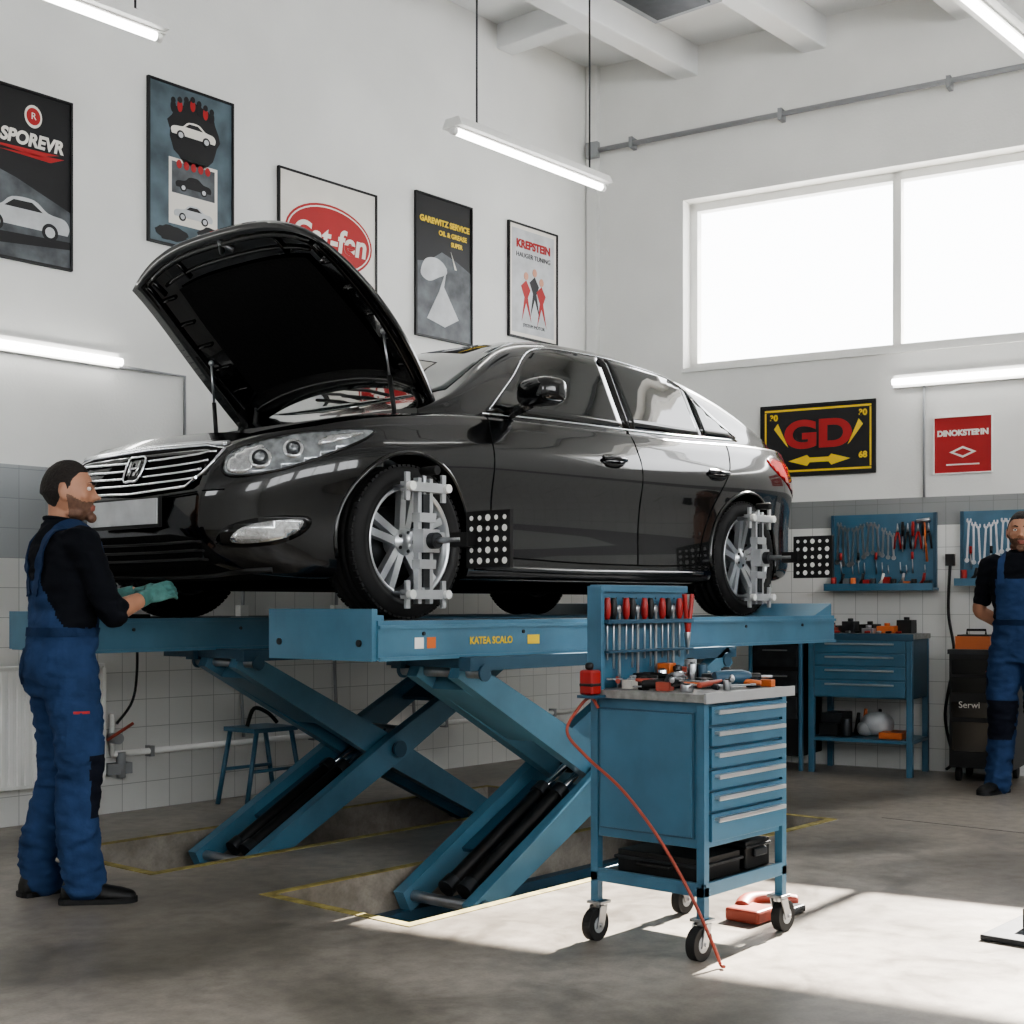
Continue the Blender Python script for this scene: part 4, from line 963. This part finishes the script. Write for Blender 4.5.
def head(out,M,beard=True):
    h=B()
    nu,nv=40,30; vs=[];fs=[]
    def shape(p):
        x,y,z=p
        X_=x*.077; Y_=y*.097; Z_=z*.118
        if z<0: k=-z; X_*=1-.26*k**1.8; Y_=Y_*(1-.10*k) + .014*k; 
        if y<0 and z<0: Y_*=1-.35*(-z)*min(1,-y*1.2)
        if y>.3 and z>-.5: Y_-=.008*(y-.3)
        if y>.4 and -.05<z<.18: Y_-=.006*math.exp(-((z-.05)/.08)**2)*math.exp(-((abs(x)-.42)/.22)**2)
        if y<0 and z>0: Y_*=1.05
        return V((X_,Y_,Z_))
    for j in range(nv+1):
        th=math.pi*j/nv
        for i in range(nu):
            ph=2*math.pi*i/nu; vs.append(shape((math.sin(th)*math.cos(ph),math.sin(th)*math.sin(ph),math.cos(th))))
    for j in range(nv):
        for i in range(nu): i2=(i+1)%nu; fs.append((j*nu+i,j*nu+i2,(j+1)*nu+i2,(j+1)*nu+i))
    h.add(vs,fs,SKIN)
    h.loft([[V((w_*math.cos(q),yb+dp*math.sin(q),z)) for q in [2*math.pi*i/12 for i in range(12)]] for z,w_,yb,dp in ((.022,.008,.080,.012),(.0,.009,.084,.016),(-.015,.012,.087,.021),(-.027,.017,.087,.024),(-.034,.013,.083,.016))],SKIN)
    h.ell((0,.109,-.024),(.0085,.009,.0085),SKIN,12,8)
    for s in (-1,1):
        h.ell((s*.013,.095,-.028),(.007,.010,.007),SKIN,10,8)
        h.ell((s*.030,.082,.028),(.022,.010,.007),SKIN,12,8)
        h.ell((s*.045,.062,-.022),(.018,.016,.016),SKIN,12,8)
        h.ell((s*.079,-.005,-.005),(.008,.018,.030),SKIN,12,8,R=Matrix.Rotation(.25*s,3,'Z'))
        h.ell((s*.045,.020,-.082),(.018,.035,.018),SKIN,12,8)
    h.ell((0,.085,-.056),(.022,.011,.006),SKIN,12,8); h.ell((0,.083,-.067),(.019,.011,.007),SKIN,12,8)
    h.ell((0,.078,-.098),(.026,.020,.020),SKIN,14,10)
    h.loft([[V((a_*math.cos(q),yc+c_*math.sin(q),z)) for q in [2*math.pi*i/20 for i in range(20)]] for z,a_,c_,yc in ((-.03,.052,.057,-.020),(-.09,.054,.058,-.022),(-.13,.057,.060,-.026),(-.17,.068,.066,-.03),(-.205,.088,.07,-.032))],SKIN)
    vs,fs=remesh(h,.0045,2)
    ms=[]
    for f in fs:
        c_=sum((vs[k] for k in f),V((0,0,0)))/len(f)
        m=SKIN
        if abs(c_.x)<.019 and -.074<c_.z<-.050 and c_.y>.080: m=LIP
        elif beard and c_.z<-.040+.03*max(0,min(1,(.06-c_.y)/.05)) and c_.z>-.122 and c_.y>.005: m=BEARD
        ms.append(m)
    out.add([M@v for v in vs],fs,ms,True)
    NU,NV=72,50
    hv=[];hf=[]
    for j in range(NV+1):
        th=math.pi*j/NV
        for i in range(NU):
            ph=2*math.pi*i/NU; p=(math.sin(th)*math.cos(ph),math.sin(th)*math.sin(ph),math.cos(th)); q=shape(p)
            y=p[1]
            if y>.55: lim=.56
            elif y>.25: lim=.30+.26*(y-.25)/.30
            elif y>.08: lim=-.12+.42*(y-.08)/.17 if y>.16 else -.22
            elif y>-.22: lim=.20 
            else: lim=-.25-.35*min(1,(-.22-y)/.4)
            lim+=.03*noise.noise(V((p[0]*6,p[1]*6,p[2]*6)))
            t_=max(0,min(1,(p[2]-lim)/.16))
            k=.97+t_*(.07+.03*max(0,p[2]-.5))+ .012*t_*noise.noise(V((p[0]*14,p[1]*14,p[2]*14)))
            hv.append(M@(q*k))
    for j in range(NV):
        for i in range(NU): i2=(i+1)%NU; hf.append((j*NU+i,j*NU+i2,(j+1)*NU+i2,(j+1)*NU+i))
    out.add(hv,hf,HAIR,True)
    for s in (-1,1):
        out.ell(M@V((s*.030,.0775,.010)),(.0125,.0125,.0075),EYEW,12,8,R=M.to_3x3()); out.ell(M@V((s*.030,.0878,.010)),(.005,.0035,.005),EYED,10,6,R=M.to_3x3())
        out.tube([M@V((s*.014,.091,.028)),M@V((s*.030,.092,.033)),M@V((s*.047,.081,.030))],[.003,.0045,.002],HAIR,n=6)
def person(name,pos,fwd,J,head_fwd,sleeve=.8,glove=None,hands=None,H=1.0,knee=True,headoff=(0,0,0)):
    fwd=V(fwd).normalized(); right=V((fwd.y,-fwd.x,0))
    M=Matrix(((right.x,fwd.x,0,pos[0]),(right.y,fwd.y,0,pos[1]),(0,0,1,pos[2]),(0,0,0,1)))@Matrix.Scale(H,4)
    out=B()
    b=B()
    def ering(z,a,c_,cy=0,cx=0): return [V((cx+a*math.copysign(abs(math.cos(q))**.85,math.cos(q)),cy+c_*math.copysign(abs(math.sin(q))**.85,math.sin(q)),z)) for q in [2*math.pi*i/28 for i in range(28)]]
    L_=J.get('lean',0)
    b.loft([ering(.80,.160,.120,-.005),ering(.88,.180,.132,-.010),ering(.96,.175,.128,-.008),ering(1.05,.162,.118,L_*.3),ering(1.15,.168,.120,L_*.5),ering(1.27,.190,.126,L_*.8),ering(1.36,.198,.118,L_-.005),ering(1.42,.165,.096,L_-.008),ering(1.46,.100,.075,L_-.01),ering(1.49,.066,.064,L_-.01)],SHIRT)
    arms=[]
    for s,k in ((-1,'L'),(1,'R')):
        kn=V(J['knee'+k]); an=V(J['ankle'+k]); hp=V((s*.09,0,.86))
        mid=hp.lerp(kn,.5)+V((s*.006,.010,0)); cf=kn.lerp(an,.4)+V((0,-.014,0))
        limb(b,[hp,mid,kn,cf,an+V((0,0,.05)),an+V((0,.015,-.03))],[.104,.097,.082,.079,.074,.080])
        sh=V(J['sh'+k]); el=V(J['el'+k]); wr=V(J['wr'+k]); end=el.lerp(wr,sleeve-1) if sleeve>1 else sh.lerp(el,sleeve)
        P=[sh+V((-s*.05,0,.0)),sh,sh.lerp(el,.5),] ; R_=[.062,.068,.056]
        if sleeve>1: P+=[el,end]; R_+=[.051,.048]
        else: P+=[end]; R_+=[.054]
        limb(b,P,R_); arms.append((P,R_))
    vs,fs=remesh(b,.0105,4,wr=.0065); ms=[]
    for f in fs:
        c_=sum((vs[k] for k in f),V((0,0,0)))/len(f); m=SHIRT
        inarm=False
        for P,R_ in arms:
            for i in range(1,len(P)-1):
                if segd(c_,P[i],P[i+1])<R_[i]*1.22: inarm=True
        if not inarm or c_.z<.9:
            if c_.z<1.06: m=OVERALL
            elif c_.y-L_*.6>0 and abs(c_.x)<.135 and c_.z<1.31: m=OVERALL
            elif c_.y-L_*.6<=0 and abs(c_.x)<.17-.45*(c_.z-1.04) and c_.z<1.24: m=OVERALL
        if knee and m==OVERALL:
            s=-1 if c_.x<0 else 1; kn=V(J['kneeL' if s<0 else 'kneeR'])
            if abs(c_.z-kn.z+.02)<.12 and c_.y>kn.y+.012: m=OVERD
        ms.append(m)
    out.add([M@v for v in vs],fs,ms,True)
    bvt=BVHTree.FromPolygons(vs,fs)
    def surf_strip(P,wd,mm,th=.006):
        vv=[];nrmv=[]
        for i,p in enumerate(P):
            loc,nn_,_,_=bvt.find_nearest(p); t=(P[min(i+1,len(P)-1)]-P[max(i-1,0)]).normalized(); sd=t.cross(nn_).normalized()
            vv+=[p-sd*wd/2,p+sd*wd/2]; nrmv.append(nn_)
        ff=[(2*i,2*i+1,2*i+3,2*i+2) for i in range(len(P)-1)]
        vv2=[vv[i]+nrmv[i//2]*th for i in range(len(vv))]; N=len(vv)
        sides=[(2*i,2*i+2,N+2*i+2,N+2*i) for i in range(len(P)-1)]+[(2*i+1,2*i+3,N+2*i+3,N+2*i+1) for i in range(len(P)-1)]
        out.add([M@v for v in vv+vv2],ff+[tuple(N+k for k in f) for f in ff]+sides,mm,True)
    for s in (-1,1):
        path=[]
        for yy,zz,xx in ((1,1.28,.095),(1,1.36,.10),(1,1.43,.10)): 
            h=bvt.ray_cast(V((s*xx,1,zz)),V((0,-1,0))); 
            if h[0] and h[0].y<.25: path.append(h[0]+V((0,.003,0)))
        h=bvt.ray_cast(V((s*.10,L_-.01,2)),V((0,0,-1)))
        if h[0]: path.append(h[0]+V((0,0,.003)))
        for zz,xx in ((1.42,.10),(1.34,.085),(1.26,.06),(1.19,.035)):
            h=bvt.ray_cast(V((s*xx,-1,zz)),V((0,1,0)))
            if h[0]: path.append(h[0]-V((0,.003,0)))
        surf_strip(crom(path,5),.042,OVERALL)
        def pocket(cx,z0_,z1_,w_,yd,mm):
            pv_=[];pf_=[]
            for i in range(5):
                for j in range(5):
                    x=cx-w_/2+w_*i/4; z=z0_+(z1_-z0_)*j/4
                    if yd=='side': h=bvt.ray_cast(V((s*1,x,z)),V((-s,0,0))); nn=V((s*.006,0,0))
                    else: h=bvt.ray_cast(V((x,yd*1,z)),V((0,-yd,0))); nn=V((0,yd*.006,0))
                    p=h[0] if h[0] else V((x,0,z)); pv_.append(p+nn)
            for i in range(4):
                for j in range(4): pf_.append((i*5+j,i*5+j+1,(i+1)*5+j+1,(i+1)*5+j))
            out.add([M@q for q in pv_],pf_,mm,True)
        pocket(s*.085,.84,.98,.11,-1,OVERALL); pocket(.005,.60,.74,.10,'side',OVERALL)
        pocket(.005,.735,.745,.06,'side',REDP)
    bel=[]
    for i in range(40):
        a=2*math.pi*i/40; dv=V((math.cos(a),math.sin(a),0)); h=bvt.ray_cast(V((0,0,1.045))+dv*1.0,-dv)
        if h[0] and h[0].xy.length<.23: bel.append(h[0]+dv*.002)
    if len(bel)>20: surf_strip(bel+[bel[0]],.035,OVERALL,.005)
    for s,k in ((-1,'L'),(1,'R')):
        sh=V(J['sh'+k]); el=V(J['el'+k]); wr=V(J['wr'+k])
        a=B(); 
        limb(a,[sh.lerp(el,.6),el,el.lerp(wr,.35),wr],[.040,.042,.041,.028])
        v2,f2=remesh(a,.007,3); out.add([M@v for v in v2],f2,SKIN,True)
        hd=hands[k]; R3=M.to_3x3()
        gm=glove or SKIN
        hand(M@wr,R3@V(hd[0]),R3@V(hd[1]),R3@V(hd[2]),hd[3],gm,out,H*1.02)
        if glove:
            dd=(wr-el).normalized(); out.tube([M@(wr-dd*.05),M@(wr-dd*.01),M@(wr+dd*.01)],[.034,.032,.03],glove,n=16)
    for s,k in ((-1,'L'),(1,'R')):
        an=V(J['ankle'+k]); fo=V(J.get('foot'+k,(s*.15,1,0))).normalized(); rt=V((fo.y,-fo.x,0))
        R3=Matrix(((rt.x,fo.x,0),(rt.y,fo.y,0),(0,0,1)))
        a=B(); base=V((an.x,an.y,0))
        rings=[]
        for yy,wd,hh in ((-.075,.030,.06),(-.06,.038,.10),(-.02,.041,.115),(.04,.043,.09),(.10,.050,.068),(.15,.050,.058),(.19,.040,.046),(.205,.022,.034)):
            rings.append([base+R3@V((wd*math.cos(q),yy,max(.012,hh/2+hh/2*math.sin(q)*1.0)+.0)) for q in [2*math.pi*i/20 for i in range(20)]])
        a.loft(rings,BLACK); a.ell(base+V((0,0,.10)),(.04,.045,.05),BLACK)
        v2,f2=remesh(a,.008,2); out.add([M@v for v in v2],f2,BLACK,True)
        sole=[(-.04,-.075),(-.046,0),(-.05,.1),(-.045,.17),(-.02,.207),(.02,.207),(.045,.17),(.05,.1),(.046,0),(.04,-.075)]
        u=M.to_3x3()@(R3@V((1,0,0))); v_=M.to_3x3()@(R3@V((0,1,0))); o=M@base
        out.prism([(p.x,p.y) for p in crom([(x_,y_,0) for x_,y_ in sole],3,True)],o,u,v_,0.0,.02,RUBBER)
    hf=V(head_fwd).normalized(); hr=V((hf.y,-hf.x,0)).normalized(); hu=hr.cross(hf)
    Hc=M@(V((0,L_+.012,1.592))+V(headoff))
    MH=Matrix(((hr.x,hf.x,hu.x,Hc.x),(hr.y,hf.y,hu.y,Hc.y),(hr.z,hf.z,hu.z,Hc.z),(0,0,0,1)))@Matrix.Scale(H*1.04,4)
    head(out,MH)
    out.tube([M@V((.072*math.cos(q),L_-.010+.070*math.sin(q),1.478+.012*math.sin(q)*-1)) for q in [2*math.pi*i/24 for i in range(24)]],.009,SHIRT,n=8,closed=True)
    return out.done(name,recalc=False)
def cam2w(Xc,Yc): return (.652*Xc+.758*Yc,-.758*Xc+.652*Yc)
cx,cy=cam2w(-1.765,5.36); f=cam2w(.80,.60)
J=dict(lean=.015,kneeL=(-.105,.03,.47),kneeR=(.110,.03,.47),ankleL=(-.13,-.05,.10),ankleR=(.13,.03,.10),
 shL=(-.185,.015,1.385),shR=(.185,.015,1.385),elL=(-.22,.13,1.13),elR=(.215,.12,1.12),wrL=(-.12,.33,1.20),wrR=(.10,.30,1.18),footL=(-.25,1,0),footR=(.55,1,0))
person('mechanic',(cx,cy,0),f,J,(*cam2w(.99,.12),.04),sleeve=1.15,glove=GLOVE,
 hands=dict(L=((.15,1,.3),(.1,-.2,-1),(1,0,0),.5),R=((-.1,1,.35),(-.8,.1,-.5),(-.3,-.2,1),.7)),H=1.0)
cx,cy=cam2w(3.10,8.30); f=cam2w(-.55,-.85)
J=dict(lean=.0,kneeL=(-.105,.02,.47),kneeR=(.11,.02,.47),ankleL=(-.13,-.02,.10),ankleR=(.14,.0,.10),
 shL=(-.185,0,1.39),shR=(.185,0,1.39),elL=(-.27,-.07,1.12),elR=(.27,-.07,1.12),wrL=(-.10,-.19,.96),wrR=(.10,-.19,.98),footL=(-.3,1,0),footR=(.3,1,0))
person('mechanic',(cx,cy,0),f,J,(*cam2w(-.4,-.9),.0),sleeve=.75,
 hands=dict(L=((1,-.1,-.15),(0,1,0),(0,0,1),.4),R=((-1,-.35,-.15),(0,1,0),(0,0,1),.4)),H=1.0)

# ------------------------------------------------------------------ camera & light
cam=bpy.data.cameras.new('camera'); cam.lens=48.02; cam.sensor_width=36; cam.shift_y=93/1024; cam.clip_end=100
co=bpy.data.objects.new('camera',cam); co.location=(0,0,1.15); co.rotation_euler=(math.radians(90),0,math.radians(-49.3)); scene.collection.objects.link(co); scene.camera=co
sun=bpy.data.lights.new('sun','SUN'); sun.energy=44; sun.angle=math.radians(.6); sun.color=(1,.93,.84)
so=bpy.data.objects.new('sun',sun); d=V((-.998,-.067,-.70)).normalized(); so.rotation_euler=d.to_track_quat('-Z','Y').to_euler(); so.location=(12,8,8); scene.collection.objects.link(so)
w=bpy.data.worlds.new('world'); scene.world=w; w.use_nodes=True
bg=w.node_tree.nodes['Background']; bg.inputs[0].default_value=(.97,.985,1,1); bg.inputs[1].default_value=7.0
try: scene.view_settings.look='AgX - Medium High Contrast'
except Exception as e: print(e)
